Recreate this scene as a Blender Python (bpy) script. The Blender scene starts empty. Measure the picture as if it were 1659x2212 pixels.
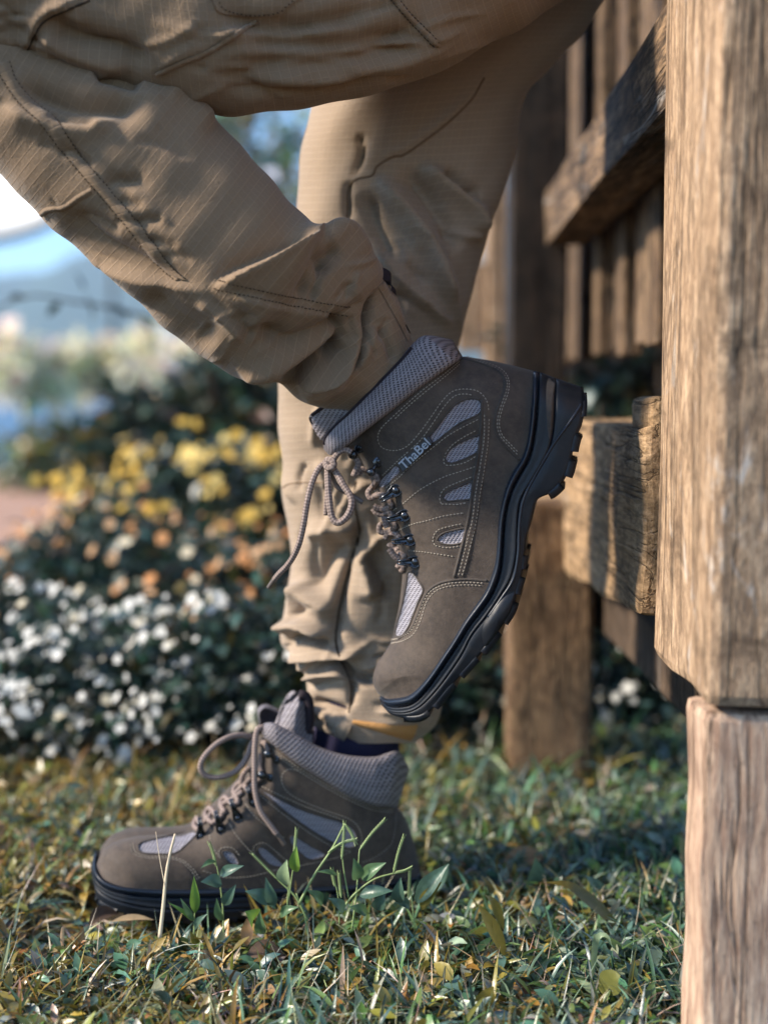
import bpy, bmesh, math, random
import numpy as np
from mathutils import Vector, Matrix
from mathutils.bvhtree import BVHTree
from mathutils import noise as mnoise

random.seed(7)
rng = np.random.default_rng(7)
scene = bpy.context.scene
COL = scene.collection
R = math.radians

# ------------------------------------------------------------------ camera
K = 0.00034                 # tangent per picture unit (picture is 1659 x 2212 units)
PITCH = R(4.72)
CAM = np.array([0.0, 0.0, 0.49])
FWD = np.array([0, math.cos(PITCH), -math.sin(PITCH)])
UP = np.array([0, math.sin(PITCH), math.cos(PITCH)])
RIGHT = np.array([1.0, 0, 0])
cam_d = bpy.data.cameras.new('camera')
cam = bpy.data.objects.new('camera', cam_d)
COL.objects.link(cam)
cam.location = CAM
cam.rotation_euler = (R(90) - PITCH, 0, 0)
cam_d.sensor_fit = 'VERTICAL'
cam_d.sensor_height = 36
cam_d.lens = 18 / (1106 * K)
cam_d.clip_start = 0.02
cam_d.clip_end = 5000
cam_d.dof.use_dof = True
cam_d.dof.focus_distance = 1.10
cam_d.dof.aperture_fstop = 2.5
scene.camera = cam

# ------------------------------------------------------------------ light
SUN = np.array([-0.81, -0.18, 0.55]); SUN = SUN / np.linalg.norm(SUN)
world = bpy.data.worlds.new('World'); scene.world = world
world.use_nodes = True
wn = world.node_tree
for n_ in list(wn.nodes): wn.nodes.remove(n_)
sky = wn.nodes.new('ShaderNodeTexSky'); sky.sky_type = 'NISHITA'; sky.sun_disc = False
sky.sun_elevation = math.asin(SUN[2]); sky.sun_rotation = math.atan2(SUN[0], SUN[1])
sky.air_density = 1.0; sky.dust_density = 0.2; sky.ozone_density = 3.0; sky.altitude = 1200
bg = wn.nodes.new('ShaderNodeBackground'); bg.inputs[1].default_value = 0.12
wo = wn.nodes.new('ShaderNodeOutputWorld')
# thin white clouds all round the sky
_tc = wn.nodes.new('ShaderNodeTexCoord'); _mp = wn.nodes.new('ShaderNodeMapping'); _mp.inputs['Scale'].default_value = (1, 1, 2.6)
_nz = wn.nodes.new('ShaderNodeTexNoise'); _nz.inputs['Scale'].default_value = 4.5; _nz.inputs['Detail'].default_value = 5
_rp = wn.nodes.new('ShaderNodeValToRGB'); _rp.color_ramp.elements[0].position = 0.50; _rp.color_ramp.elements[1].position = 0.68
_mx = wn.nodes.new('ShaderNodeMix'); _mx.data_type = 'RGBA'; _mx.inputs[7].default_value = (3.6, 3.6, 3.5, 1)
_hs = wn.nodes.new('ShaderNodeHueSaturation'); _hs.inputs['Saturation'].default_value = 1.25; _hs.inputs['Value'].default_value = 0.95
wn.links.new(_tc.outputs['Generated'], _mp.inputs[0]); wn.links.new(_mp.outputs[0], _nz.inputs['Vector']); wn.links.new(_nz.outputs['Fac'], _rp.inputs[0])
wn.links.new(_rp.outputs[0], _mx.inputs[0]); wn.links.new(sky.outputs[0], _hs.inputs['Color']); wn.links.new(_hs.outputs[0], _mx.inputs[6])
wn.links.new(_mx.outputs[2], bg.inputs[0]); wn.links.new(bg.outputs[0], wo.inputs[0])
sun_d = bpy.data.lights.new('sun', 'SUN'); sun_d.energy = 3.9; sun_d.angle = R(7); sun_d.color = (1, 0.885, 0.74)
sun = bpy.data.objects.new('sun', sun_d); COL.objects.link(sun)
sun.location = (-3, -1, 4)
sun.rotation_euler = Vector(tuple(SUN)).to_track_quat('Z', 'Y').to_euler()
vs = scene.view_settings
scene.display_settings.display_device = 'sRGB'
vs.view_transform = 'Standard'; vs.look = 'None'; vs.exposure = 1.68; vs.gamma = 1.0
vs.use_curve_mapping = False
scene.cycles.use_denoising = True
try: scene.cycles.denoiser = 'OPENIMAGEDENOISE'
except Exception: pass
scene.cycles.max_bounces = 6
scene.cycles.transparent_max_bounces = 6

# ------------------------------------------------------------------ geometry helpers
def ray(u, v):
    u = np.asarray(u, float)[..., None]; v = np.asarray(v, float)[..., None]
    return FWD + (u - 829.5) * K * RIGHT - (v - 1106) * K * UP
def P(u, v, d):
    return CAM + ray(u, v) * np.asarray(d, float)[..., None]
def at_plane(u, v, o, n):
    """points where the sight lines meet the plane(s) o, n"""
    r = ray(u, v)
    d = ((o - CAM) * n).sum(-1) / (r * n).sum(-1)
    return CAM + r * d[..., None]
def project(p):
    q = p - CAM
    d = q @ FWD
    return 829.5 + (q @ RIGHT) / d / K, 1106 - (q @ UP) / d / K, d
def crop(ox, oy, s):
    """traced points: zoomed-view coordinates -> picture units"""
    def f(pts):
        a = np.asarray(pts, float)
        return np.stack([(ox + s * a[..., 0]) / 1.7209, (oy + s * a[..., 1]) / 1.7209], -1)
    return f
C1 = crop(1000, 1150, 0.75347)
C2 = crop(300, 2500, 0.81374)
C3 = crop(0, 0, 0.90416)
C4 = crop(1000, 0, 0.78360)
C5 = crop(1700, 0, 0.72323)
C6 = crop(300, 3000, 0.84388)
CL = crop(1000, 1600, 0.36166)
CT = crop(1350, 2000, 0.42194)

def catmull(pts, n, closed=False):
    p = np.asarray(pts, float)
    if closed: p = np.vstack([p[-1], p, p[0], p[1]])
    else: p = np.vstack([2 * p[0] - p[1], p, 2 * p[-1] - p[-2]])
    m = len(p) - 3
    out = []
    for i in range(m):
        t = np.linspace(0, 1, 24, endpoint=False)[:, None]
        a, b, c, d = p[i], p[i + 1], p[i + 2], p[i + 3]
        out.append(0.5 * ((2 * b) + (-a + c) * t + (2 * a - 5 * b + 4 * c - d) * t ** 2 + (-a + 3 * b - 3 * c + d) * t ** 3))
    q = np.vstack(out + [p[-2][None]])
    L = np.concatenate([[0], np.cumsum(np.linalg.norm(np.diff(q, axis=0), axis=1))])
    s = np.linspace(0, L[-1], n, endpoint=not closed)
    return np.stack([np.interp(s, L, q[:, k]) for k in range(q.shape[1])], -1)
def catmull_key(pts, n):
    """like catmull, but uniform in the key index (for paired curves)"""
    p = np.asarray(pts, float)
    p = np.vstack([2 * p[0] - p[1], p, 2 * p[-1] - p[-2]])
    m = len(p) - 3
    s = np.linspace(0, m - 1e-9, n); i = s.astype(int); t = (s - i)[:, None]
    a, b, c, d = p[i], p[i + 1], p[i + 2], p[i + 3]
    return 0.5 * ((2 * b) + (-a + c) * t + (2 * a - 5 * b + 4 * c - d) * t ** 2 + (-a + 3 * b - 3 * c + d) * t ** 3)
def seg_dist(p, line):
    """distance of points p (...,2) to polyline; also the side and the fraction along it"""
    line = np.asarray(line, float)
    best = np.full(p.shape[:-1], 1e9); side = np.zeros(p.shape[:-1]); frac = np.zeros(p.shape[:-1])
    L = np.concatenate([[0], np.cumsum(np.linalg.norm(np.diff(line, axis=0), axis=1))])
    for i in range(len(line) - 1):
        a, b = line[i], line[i + 1]
        ab = b - a; l2 = (ab ** 2).sum() + 1e-9
        t = np.clip(((p - a) @ ab) / l2, 0, 1)
        q = p - (a + t[..., None] * ab)
        d = np.sqrt((q ** 2).sum(-1))
        m = d < best
        cr = ab[0] * (p[..., 1] - a[1]) - ab[1] * (p[..., 0] - a[0])
        best = np.where(m, d, best); side = np.where(m, np.sign(cr), side)
        frac = np.where(m, (L[i] + t * math.sqrt(l2)) / L[-1], frac)
    return best, side, frac
def inside(p, poly):
    poly = np.asarray(poly, float); x, y = p[..., 0], p[..., 1]
    r = np.zeros(p.shape[:-1], bool)
    j = len(poly) - 1
    for i in range(len(poly)):
        xi, yi = poly[i]; xj, yj = poly[j]
        c = ((yi > y) != (yj > y)) & (x < (xj - xi) * (y - yi) / (yj - yi + 1e-12) + xi)
        r ^= c; j = i
    return r
def sstep(x): x = np.clip(x, 0, 1); return x * x * (3 - 2 * x)

def new_mesh(name, verts, faces, mat=None, parent=None, smooth=True, uv=None, col=None):
    verts = np.asarray(verts, np.float32).reshape(-1, 3)
    me = bpy.data.meshes.new(name)
    if isinstance(faces, np.ndarray):
        nf, k = faces.shape
        me.vertices.add(len(verts)); me.vertices.foreach_set('co', verts.ravel())
        me.loops.add(nf * k); me.loops.foreach_set('vertex_index', faces.astype(np.int32).ravel())
        me.polygons.add(nf)
        me.polygons.foreach_set('loop_start', np.arange(0, nf * k, k, dtype=np.int32))
        me.update(calc_edges=True); me.validate()
    else:
        me.from_pydata([tuple(map(float, v)) for v in verts], [], faces); me.update()
    if smooth: me.polygons.foreach_set('use_smooth', np.ones(len(me.polygons), bool))
    if uv is not None:
        lay = me.uv_layers.new(name='UVMap')
        vi = np.empty(len(me.loops), np.int32); me.loops.foreach_get('vertex_index', vi)
        lay.data.foreach_set('uv', np.asarray(uv, np.float32).reshape(-1, 2)[vi].ravel())
    if col is not None:
        at = me.color_attributes.new('Col', 'FLOAT_COLOR', 'POINT')
        c = np.ones((len(verts), 4), np.float32); c[:, :3] = np.asarray(col).reshape(-1, 3)
        at.data.foreach_set('color', c.ravel())
    if mat: me.materials.append(mat)
    o = bpy.data.objects.new(name, me); COL.objects.link(o)
    if parent:
        o.parent = parent
        base = parent
        M = Matrix.Identity(4)
        while base: M = Matrix.Translation(base.location) @ M; base = base.parent
        o.matrix_parent_inverse = Matrix.Identity(4)
        me.transform(M.inverted())
    return o
def empty(name, loc, label, cat, group=None):
    o = bpy.data.objects.new(name, None); COL.objects.link(o)
    o.location = tuple(map(float, loc)); o.empty_display_size = 0.05
    o['label'] = label; o['category'] = cat
    if group: o['group'] = group
    return o
def tag(o, label=None, cat=None, group=None, kind=None):
    if label: o['label'] = label
    if cat: o['category'] = cat
    if group: o['group'] = group
    if kind: o['kind'] = kind
    return o
def grid_faces(n, m, close_m=False, off=0):
    i = np.arange(n - 1)[:, None]; j = np.arange(m if close_m else m - 1)[None]
    a = i * m + j; b = i * m + (j + 1) % m; c = (i + 1) * m + (j + 1) % m; d = (i + 1) * m + j
    return np.stack([a, b, c, d], -1).reshape(-1, 4) + off
def tube_arrays(pts, r, sides=10, taper=None):
    p = np.asarray(pts, float); n = len(p)
    T = np.gradient(p, axis=0); T /= np.linalg.norm(T, axis=1)[:, None] + 1e-12
    ref = np.array([0, 0, 1.0]) if abs(T[0][2]) < 0.9 else np.array([1.0, 0, 0])
    N = np.cross(T[0], ref); N /= np.linalg.norm(N)
    rr = np.full(n, r) if np.isscalar(r) else np.asarray(r)
    a = np.linspace(0, 2 * math.pi, sides, endpoint=False)
    V = np.zeros((n, sides, 3))
    for i in range(n):
        N = N - T[i] * (N @ T[i]); N /= np.linalg.norm(N) + 1e-12
        B = np.cross(T[i], N)
        V[i] = p[i] + rr[i] * (np.cos(a)[:, None] * N + np.sin(a)[:, None] * B)
    L = np.concatenate([[0], np.cumsum(np.linalg.norm(np.diff(p, axis=0), axis=1))])
    UV = np.stack([np.repeat(L[:, None], sides, 1), np.repeat((a / (2 * math.pi) * 0.017)[None], n, 0)], -1)
    F = grid_faces(n, sides, True).tolist() + [list(range(sides))[::-1], [(n - 1) * sides + k for k in range(sides)]]
    return V.reshape(-1, 3), F, UV.reshape(-1, 2)
def tube(name, pts, r, mat, parent=None, sides=10):
    V, F, UV = tube_arrays(pts, r, sides)
    return new_mesh(name, V, F, mat, parent, uv=UV)
class Hit:
    def __init__(self, *objs):
        vs_, fs_ = [], []
        for o in objs:
            M = Matrix.Identity(4); b = o
            while b: M = Matrix.Translation(b.location) @ M; b = b.parent
            k = len(vs_)
            vs_ += [M @ v.co for v in o.data.vertices]
            fs_ += [[i + k for i in p.vertices] for p in o.data.polygons]
        self.t = BVHTree.FromPolygons(vs_, fs_)
    def cast(self, uv):
        """hits and normals (towards the camera) of the sight lines; nan where missed"""
        out, nor = [], []
        for r in ray(uv[:, 0], uv[:, 1]):
            d = Vector(tuple(r)).normalized()
            loc, nn, _, _ = self.t.ray_cast(Vector(tuple(CAM)), d)
            if loc is None: out.append((np.nan,) * 3); nor.append((0, -1, 0))
            else:
                if nn.dot(d) > 0: nn = -nn
                out.append(tuple(loc)); nor.append(tuple(nn))
        return np.array(out), np.array(nor)
def fill_nan(p):
    p = p.copy(); ok = ~np.isnan(p[:, 0])
    if ok.all(): return p, ok
    if not ok.any(): return None, ok
    i = np.arange(len(p))
    for k in range(3): p[~ok, k] = np.interp(i[~ok], i[ok], p[ok, k])
    return p, ok

# ------------------------------------------------------------------ materials
def lin(h):
    h = h.lstrip('#'); c = [int(h[i:i + 2], 16) / 255 for i in (0, 2, 4)]
    return tuple(x / 12.92 if x <= 0.04045 else ((x + 0.055) / 1.055) ** 2.4 for x in c)
class NT:
    def __init__(self, name):
        self.m = bpy.data.materials.new(name); self.m.use_nodes = True
        self.t = self.m.node_tree
        self.b = self.t.nodes['Principled BSDF']; self.out = self.t.nodes['Material Output']
    def n(self, typ, **kw):
        nd = self.t.nodes.new(typ)
        for k, v in kw.items(): setattr(nd, k, v)
        return nd
    def l(self, a, b): self.t.links.new(a, b)
    def math(self, op, a, b=None, c=None):
        nd = self.n('ShaderNodeMath', operation=op)
        for i, x in enumerate((a, b, c)):
            if x is None: continue
            if isinstance(x, (int, float)): nd.inputs[i].default_value = x
            else: self.l(x, nd.inputs[i])
        return nd.outputs[0]
    def coords(self, kind='Object', scale=(1, 1, 1)):
        tc = self.n('ShaderNodeTexCoord'); mp = self.n('ShaderNodeMapping')
        self.l(tc.outputs[kind], mp.inputs[0]); mp.inputs['Scale'].default_value = scale
        return mp.outputs[0]
    def noise(self, co, scale, detail=3, rough=0.55, dist=0):
        nd = self.n('ShaderNodeTexNoise')
        self.l(co, nd.inputs['Vector']); nd.inputs['Scale'].default_value = scale
        nd.inputs['Detail'].default_value = detail; nd.inputs['Roughness'].default_value = rough
        nd.inputs['Distortion'].default_value = dist
        return nd.outputs['Fac']
    def ramp(self, f, stops):
        nd = self.n('ShaderNodeValToRGB'); e = nd.color_ramp.elements
        while len(e) < len(stops): e.new(0.5)
        for x, (p, c) in zip(e, stops):
            x.position = p; x.color = (*c, 1) if len(c) == 3 else c
        self.l(f, nd.inputs[0]); return nd.outputs[0]
    def mix(self, f, a, b, mode='MIX'):
        nd = self.n('ShaderNodeMix', data_type='RGBA', blend_type=mode)
        for i, x in ((0, f), (6, a), (7, b)):
            if isinstance(x, (int, float)): nd.inputs[i].default_value = x
            elif isinstance(x, tuple): nd.inputs[i].default_value = (*x, 1)
            else: self.l(x, nd.inputs[i])
        return nd.outputs[2]
    def bump(self, h, strength=0.3, dist=0.001, prev=None):
        nd = self.n('ShaderNodeBump'); nd.inputs['Strength'].default_value = strength
        nd.inputs['Distance'].default_value = dist; self.l(h, nd.inputs['Height'])
        if prev is not None: self.l(prev, nd.inputs['Normal'])
        return nd.outputs[0]
    def done(self, color=None, rough=None, normal=None, spec=None, metal=None, sheen=None):
        for key, x in (('Base Color', color), ('Roughness', rough), ('Normal', normal), ('Specular IOR Level', spec), ('Metallic', metal), ('Sheen Weight', sheen)):
            if x is None: continue
            if isinstance(x, tuple): self.b.inputs[key].default_value = (*x, 1)
            elif isinstance(x, (int, float)): self.b.inputs[key].default_value = x
            else: self.l(x, self.b.inputs[key])
        return self.m

def mat_cloth(name, base, dark):
    m = NT(name)
    uv = m.coords('UV'); sp = m.n('ShaderNodeSeparateXYZ'); m.l(uv, sp.inputs[0])
    def lines(x, period, width):
        f = m.math('FRACT', m.math('DIVIDE', x, period))
        d = m.math('ABSOLUTE', m.math('SUBTRACT', f, 0.5))
        return m.math('SMOOTH_MIN', m.math('MULTIPLY', m.math('MAXIMUM', m.math('SUBTRACT', d, 0.5 - width), 0.0), 1 / width), 1.0, 0.2)
    l1 = lines(sp.outputs[0], 0.0072, 0.075); l2 = m.math('MULTIPLY', lines(sp.outputs[1], 0.0058, 0.07), 0.55)
    g = m.math('MAXIMUM', l1, l2)
    ob = m.coords('Object')
    n1 = m.noise(ob, 9, 4, 0.6); n2 = m.noise(ob, 900, 2); n3 = m.noise(ob, 60, 3)
    c = m.mix(m.math('MULTIPLY', n1, 0.8), base, dark)
    c = m.mix(m.math('MULTIPLY', n2, 0.5), c, tuple(x * 0.62 for x in dark))
    c = m.mix(m.math('MULTIPLY', g, 0.42), c, tuple(min(1, x * 1.4) for x in base))
    uvs = m.coords('UV', (1, 0.45, 1))
    w1 = m.math('ABSOLUTE', m.math('SUBTRACT', m.noise(uvs, 46, 3, 0.55, 1.2), 0.5)); w2 = m.math('ABSOLUTE', m.math('SUBTRACT', m.noise(uvs, 120, 2, 0.5, 0.8), 0.5))
    wr = m.math('ADD', m.math('MINIMUM', w1, 0.12), m.math('MULTIPLY', m.math('MINIMUM', w2, 0.12), 0.4))
    b1 = m.bump(g, 0.5, 0.0006); b2 = m.bump(n2, 0.3, 0.0007, b1); b3 = m.bump(n3, 0.25, 0.002, b2); b3 = m.bump(wr, 0.11, 0.012, b3)
    return m.done(c, 0.82, b3, 0.25, sheen=0.15)
def mat_leather(name, base, dark):
    m = NT(name); ob = m.coords('Object')
    n1 = m.noise(ob, 26, 6, 0.7); n2 = m.noise(ob, 1300, 3); n3 = m.noise(ob, 170, 5, 0.7); n4 = m.noise(ob, 60, 4, 0.7, 2.0)
    c = m.mix(m.ramp(n1, [(0.40, (0, 0, 0)), (0.60, (1, 1, 1))]), base, tuple(x * 0.85 for x in dark))
    c = m.mix(m.math('MULTIPLY', m.ramp(n3, [(0.4, (0, 0, 0)), (0.75, (1, 1, 1))]), 0.55), c, tuple(x * 1.7 for x in base))
    c = m.mix(m.math('MULTIPLY', n2, 0.45), c, tuple(x * 0.6 for x in dark))
    cr = m.math('MINIMUM', m.math('ABSOLUTE', m.math('SUBTRACT', n4, 0.5)), 0.05)
    c = m.mix(m.ramp(cr, [(0.0, (0.12, 0.12, 0.12)), (0.02, (0, 0, 0))]), c, tuple(x * 2.0 for x in base))
    b = m.bump(n2, 0.25, 0.0006, m.bump(n3, 0.3, 0.0012, m.bump(cr, 0.15, 0.006)))
    r = m.math('MULTIPLY_ADD', n3, 0.25, 0.60)
    return m.done(c, r, b, 0.22, sheen=0.08)
def mat_knit(name, light, dark, period=0.0022):
    m = NT(name); uv = m.coords('UV'); sp = m.n('ShaderNodeSeparateXYZ'); m.l(uv, sp.inputs[0])
    w = 2 * math.pi / period
    x = m.math('MULTIPLY', sp.outputs[0], w); y = m.math('MULTIPLY', sp.outputs[1], w * 1.25)
    y2 = m.math('ADD', y, m.math('MULTIPLY', m.math('SINE', x), 0.9))
    s = m.math('MULTIPLY', m.math('SINE', m.math('ADD', x, m.math('MULTIPLY', y2, 0.5))), m.math('SINE', y2))
    h = m.math('MULTIPLY_ADD', s, 0.5, 0.5)
    n1 = m.noise(m.coords('Object'), 35, 3)
    c = m.mix(m.ramp(h, [(0.18, (0, 0, 0)), (0.5, (1, 1, 1))]), dark, light)
    c = m.mix(m.math('MULTIPLY', n1, 0.4), c, dark)
    return m.done(c, 0.6, m.bump(h, 0.7, 0.0009), 0.35)
def mat_plain(name, c, rough=0.5, metal=0.0, nscale=200, bump=0.1, spec=0.5, var=0.25):
    m = NT(name); ob = m.coords('Object'); n1 = m.noise(ob, nscale, 4); n2 = m.noise(ob, nscale * 0.12, 3)
    col = m.mix(m.math('MULTIPLY', n2, var), c, tuple(x * 0.5 for x in c))
    return m.done(col, m.math('MULTIPLY_ADD', n1, 0.2, rough - 0.1), m.bump(n1, bump, 0.0008), spec, metal)
def mat_lace(name, a, b):
    m = NT(name); uv = m.coords('UV'); sp = m.n('ShaderNodeSeparateXYZ'); m.l(uv, sp.inputs[0])
    x = m.math('MULTIPLY', sp.outputs[0], 2 * math.pi / 0.0052); y = m.math('MULTIPLY', sp.outputs[1], 2 * math.pi / 0.017 * 3)
    s = m.math('MULTIPLY', m.math('SINE', m.math('ADD', x, y)), m.math('SINE', m.math('SUBTRACT', x, y)))
    h = m.math('MULTIPLY_ADD', s, 0.5, 0.5)
    return m.done(m.mix(h, b, a), 0.75, m.bump(h, 0.5, 0.0006), 0.3)
def mat_wood(name, axis, light, mid, dark, fleck=0.3, stain=0.5, seed=0.0, stretch=0.14):
    """weathered timber; grain runs along axis (0 x, 1 y, 2 z)"""
    m = NT(name)
    sc = [1.0, 1.0, 1.0]; sc[axis] = stretch
    g = m.coords('Object', tuple(sc)); ob = m.coords('Object')
    mp = g.node; mp.inputs['Location'].default_value = (seed, seed * 1.7, seed * 0.6)
    n1 = m.noise(g, 55, 6, 0.65, 0.4); n2 = m.noise(g, 190, 5, 0.7); n3 = m.noise(ob, 16, 5, 0.7, 0.6); n4 = m.noise(g, 30, 4, 0.7, 1.0)
    c = m.ramp(n1, [(0.25, dark), (0.45, mid), (0.68, light)])
    c = m.mix(m.ramp(n2, [(0.42, (0.75, 0.75, 0.75)), (0.58, (0, 0, 0))]), c, dark)
    c = m.mix(m.ramp(n3, [(0.52, (0, 0, 0)), (0.66, (stain, stain, stain))]), c, tuple(x * 0.3 for x in dark))
    c = m.mix(m.ramp(n4, [(0.60, (0, 0, 0)), (0.70, (fleck, fleck, fleck))]), c, (0.5, 0.48, 0.45))
    g2 = m.coords('Object', tuple(0.04 if k == axis else 1.0 for k in range(3)))
    ck = m.math('ABSOLUTE', m.math('SUBTRACT', m.noise(g2, 38, 4, 0.6, 0.5), 0.5))
    c = m.mix(m.ramp(ck, [(0.0, (0.85, 0.85, 0.85)), (0.016, (0, 0, 0))]), c, tuple(x * 0.15 for x in dark))
    n5 = m.noise(ob, 70, 5, 0.75)
    c = m.mix(m.ramp(n5, [(0.60, (0, 0, 0)), (0.72, (0.6, 0.6, 0.6))]), c, tuple(x * 0.5 for x in dark))
    b = m.bump(n2, 0.6, 0.003, m.bump(n1, 0.5, 0.005, m.bump(m.math('MINIMUM', ck, 0.03), 0.8, 0.05)))
    return m.done(c, 0.85, b, 0.2)
def mat_leaf(name, rough=0.42, trans=0.35, spec=0.5, dark=0.55):
    m = NT(name)
    at = m.n('ShaderNodeAttribute', attribute_name='Col')
    n1 = m.noise(m.coords('Object'), 140, 3)
    c = m.mix(m.math('MULTIPLY', n1, dark), at.outputs['Color'], (0.03, 0.035, 0.012))
    m.done(c, rough, m.bump(n1, 0.3, 0.002), spec)
    tr = m.n('ShaderNodeBsdfTranslucent'); m.l(c, tr.inputs[0])
    mx = m.n('ShaderNodeMixShader'); mx.inputs[0].default_value = trans
    m.l(m.b.outputs[0], mx.inputs[1]); m.l(tr.outputs[0], mx.inputs[2]); m.l(mx.outputs[0], m.out.inputs[0])
    return m.m

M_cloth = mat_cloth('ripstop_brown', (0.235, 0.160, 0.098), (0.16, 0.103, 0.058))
M_cloth_lit = mat_cloth('ripstop_brown_lit', (0.34, 0.262, 0.190), (0.26, 0.19, 0.13))  # same brown cloth, lightened for the sunlight on the standing leg
M_seam = mat_plain('seam_cloth', (0.16, 0.108, 0.068), 0.85, nscale=600, bump=0.3, spec=0.2)
M_thread_dark = mat_plain('dark_thread', (0.045, 0.030, 0.020), 0.9, spec=0.1)
M_thread_mid = mat_plain('tan_thread', (0.24, 0.175, 0.115), 0.9, spec=0.1)
M_tan = mat_plain('tan_lining', (0.42, 0.22, 0.08), 0.85, nscale=500, bump=0.3, spec=0.2)
M_leather = mat_leather('nubuck', (0.070, 0.053, 0.041), (0.047, 0.036, 0.029))
M_leather_edge = mat_leather('nubuck_edge', (0.06, 0.048, 0.040), (0.04, 0.033, 0.028))
M_knit = mat_knit('knit_mesh', (0.26, 0.235, 0.25), (0.018, 0.015, 0.020), 0.0040)
M_knit2 = mat_knit('knit_mesh_fine', (0.30, 0.285, 0.315), (0.030, 0.026, 0.036), 0.0033)
def mat_rubber(name, c, rough, dust):
    m = NT(name); ob = m.coords('Object'); n1 = m.noise(ob, 420, 4); n2 = m.noise(ob, 45, 5, 0.7, 0.6); n3 = m.noise(ob, 150, 4, 0.7)
    f = m.math('MULTIPLY', m.ramp(n2, [(0.45, (0, 0, 0)), (0.72, (1, 1, 1))]), m.math('MULTIPLY', n3, dust))
    col = m.mix(f, c, (0.16, 0.12, 0.085))
    return m.done(col, m.math('ADD', m.math('MULTIPLY_ADD', n1, 0.2, rough - 0.1), m.math('MULTIPLY', f, 0.6)), m.bump(n1, 0.15, 0.0006, m.bump(n3, 0.15, 0.001)), 0.32)
M_sole = mat_rubber('black_rubber', (0.0035, 0.0062, 0.011), 0.48, 0.12)
M_welt = mat_rubber('welt_rubber', (0.006, 0.011, 0.021), 0.36, 0.06)
M_thread = mat_plain('grey_thread', (0.27, 0.235, 0.19), 0.8, spec=0.2)
M_thread_sole = mat_plain('sole_thread', (0.006, 0.006, 0.007), 0.8, spec=0.2)
M_metal = mat_plain('black_nickel', (0.07, 0.075, 0.085), 0.24, 0.85, 300, 0.06)
M_lace = mat_lace('braided_lace', (0.30, 0.23, 0.20), (0.07, 0.05, 0.045))
M_aglet = mat_plain('lace_tip', (0.10, 0.08, 0.07), 0.4)
M_lining = mat_plain('dark_lining', (0.020, 0.014, 0.018), 0.8, spec=0.2)
M_sock = mat_plain('navy_sock', (0.022, 0.020, 0.045), 0.9, nscale=500, bump=0.5, spec=0.1)
M_tag = mat_plain('rubber_tag', (0.018, 0.022, 0.030), 0.5)
M_tagtext = mat_plain('tag_lettering', (0.30, 0.33, 0.38), 0.5)

# ================================================================== THE SETTING
M_soil = NT('soil'); _o = M_soil.coords('Object'); _n = M_soil.noise(_o, 25, 6, 0.7); _n2 = M_soil.noise(_o, 1.3, 4, 0.6)
_c = M_soil.ramp(_n, [(0.3, (0.022, 0.017, 0.012)), (0.6, (0.060, 0.046, 0.030)), (0.75, (0.10, 0.08, 0.05))])
M_soil = M_soil.done(_c, 0.95, M_soil.bump(_n, 0.8, 0.01), 0.1)
M_earth = mat_plain('pink_earth', (0.36, 0.225, 0.165), 0.95, nscale=40, bump=0.3, spec=0.1, var=0.5)
def sheet(name, x0, x1, y0, y1, z, mat, nx=2, ny=2, rough=0.0):
    X, Y = np.meshgrid(np.linspace(x0, x1, nx), np.linspace(y0, y1, ny), indexing='ij')
    Z = np.full_like(X, z) + rough * np.sin(X * 7.1 + Y * 3.3) * np.cos(Y * 5.7 - X * 2.1)
    o = new_mesh(name, np.stack([X, Y, Z], -1), grid_faces(nx, ny), mat)
    o['kind'] = 'structure'; return o
sheet('ground', -60, 60, -20, 9.0, 0.0, M_soil, 200, 120, 0.004)
sheet('path', -30, 5, 4.2, 8.9, 0.012, M_earth, 40, 12, 0.004)
# the lake and its far shore
mw = NT('lake_water'); _o = mw.coords('Object', (1, 0.25, 1)); _n = mw.noise(_o, 0.8, 4)
M_water = mw.done((0.045, 0.10, 0.17), 0.35, mw.bump(_n, 0.6, 0.2), 0.15)
o = sheet('lake_water', -900, 900, 8.6, 1000, -0.06, M_water)

# wooded hills beyond the lake
M_hill = mat_plain('forest_hill', (0.045, 0.075, 0.045), 0.95, nscale=0.05, bump=0.3, spec=0.1, var=0.6)
xs = np.linspace(-700, 700, 160)
prof = 105 + 20 * np.sin(xs * 0.011 + 1.2) + 7 * np.sin(xs * 0.034) + 3 * np.sin(xs * 0.11 + 2) + 1.5 * np.sin(xs * 0.31)
V = []
for x_, h_ in zip(xs, prof):
    for k in range(7):
        q = k / 6
        V.append((x_, 620 + 260 * q, -1 + h_ * math.sin(q * math.pi / 2) + 2.0 * math.sin(x_ * 0.09 + q * 9)))
o = new_mesh('hills', V, grid_faces(160, 7), M_hill); o['kind'] = 'structure'
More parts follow.
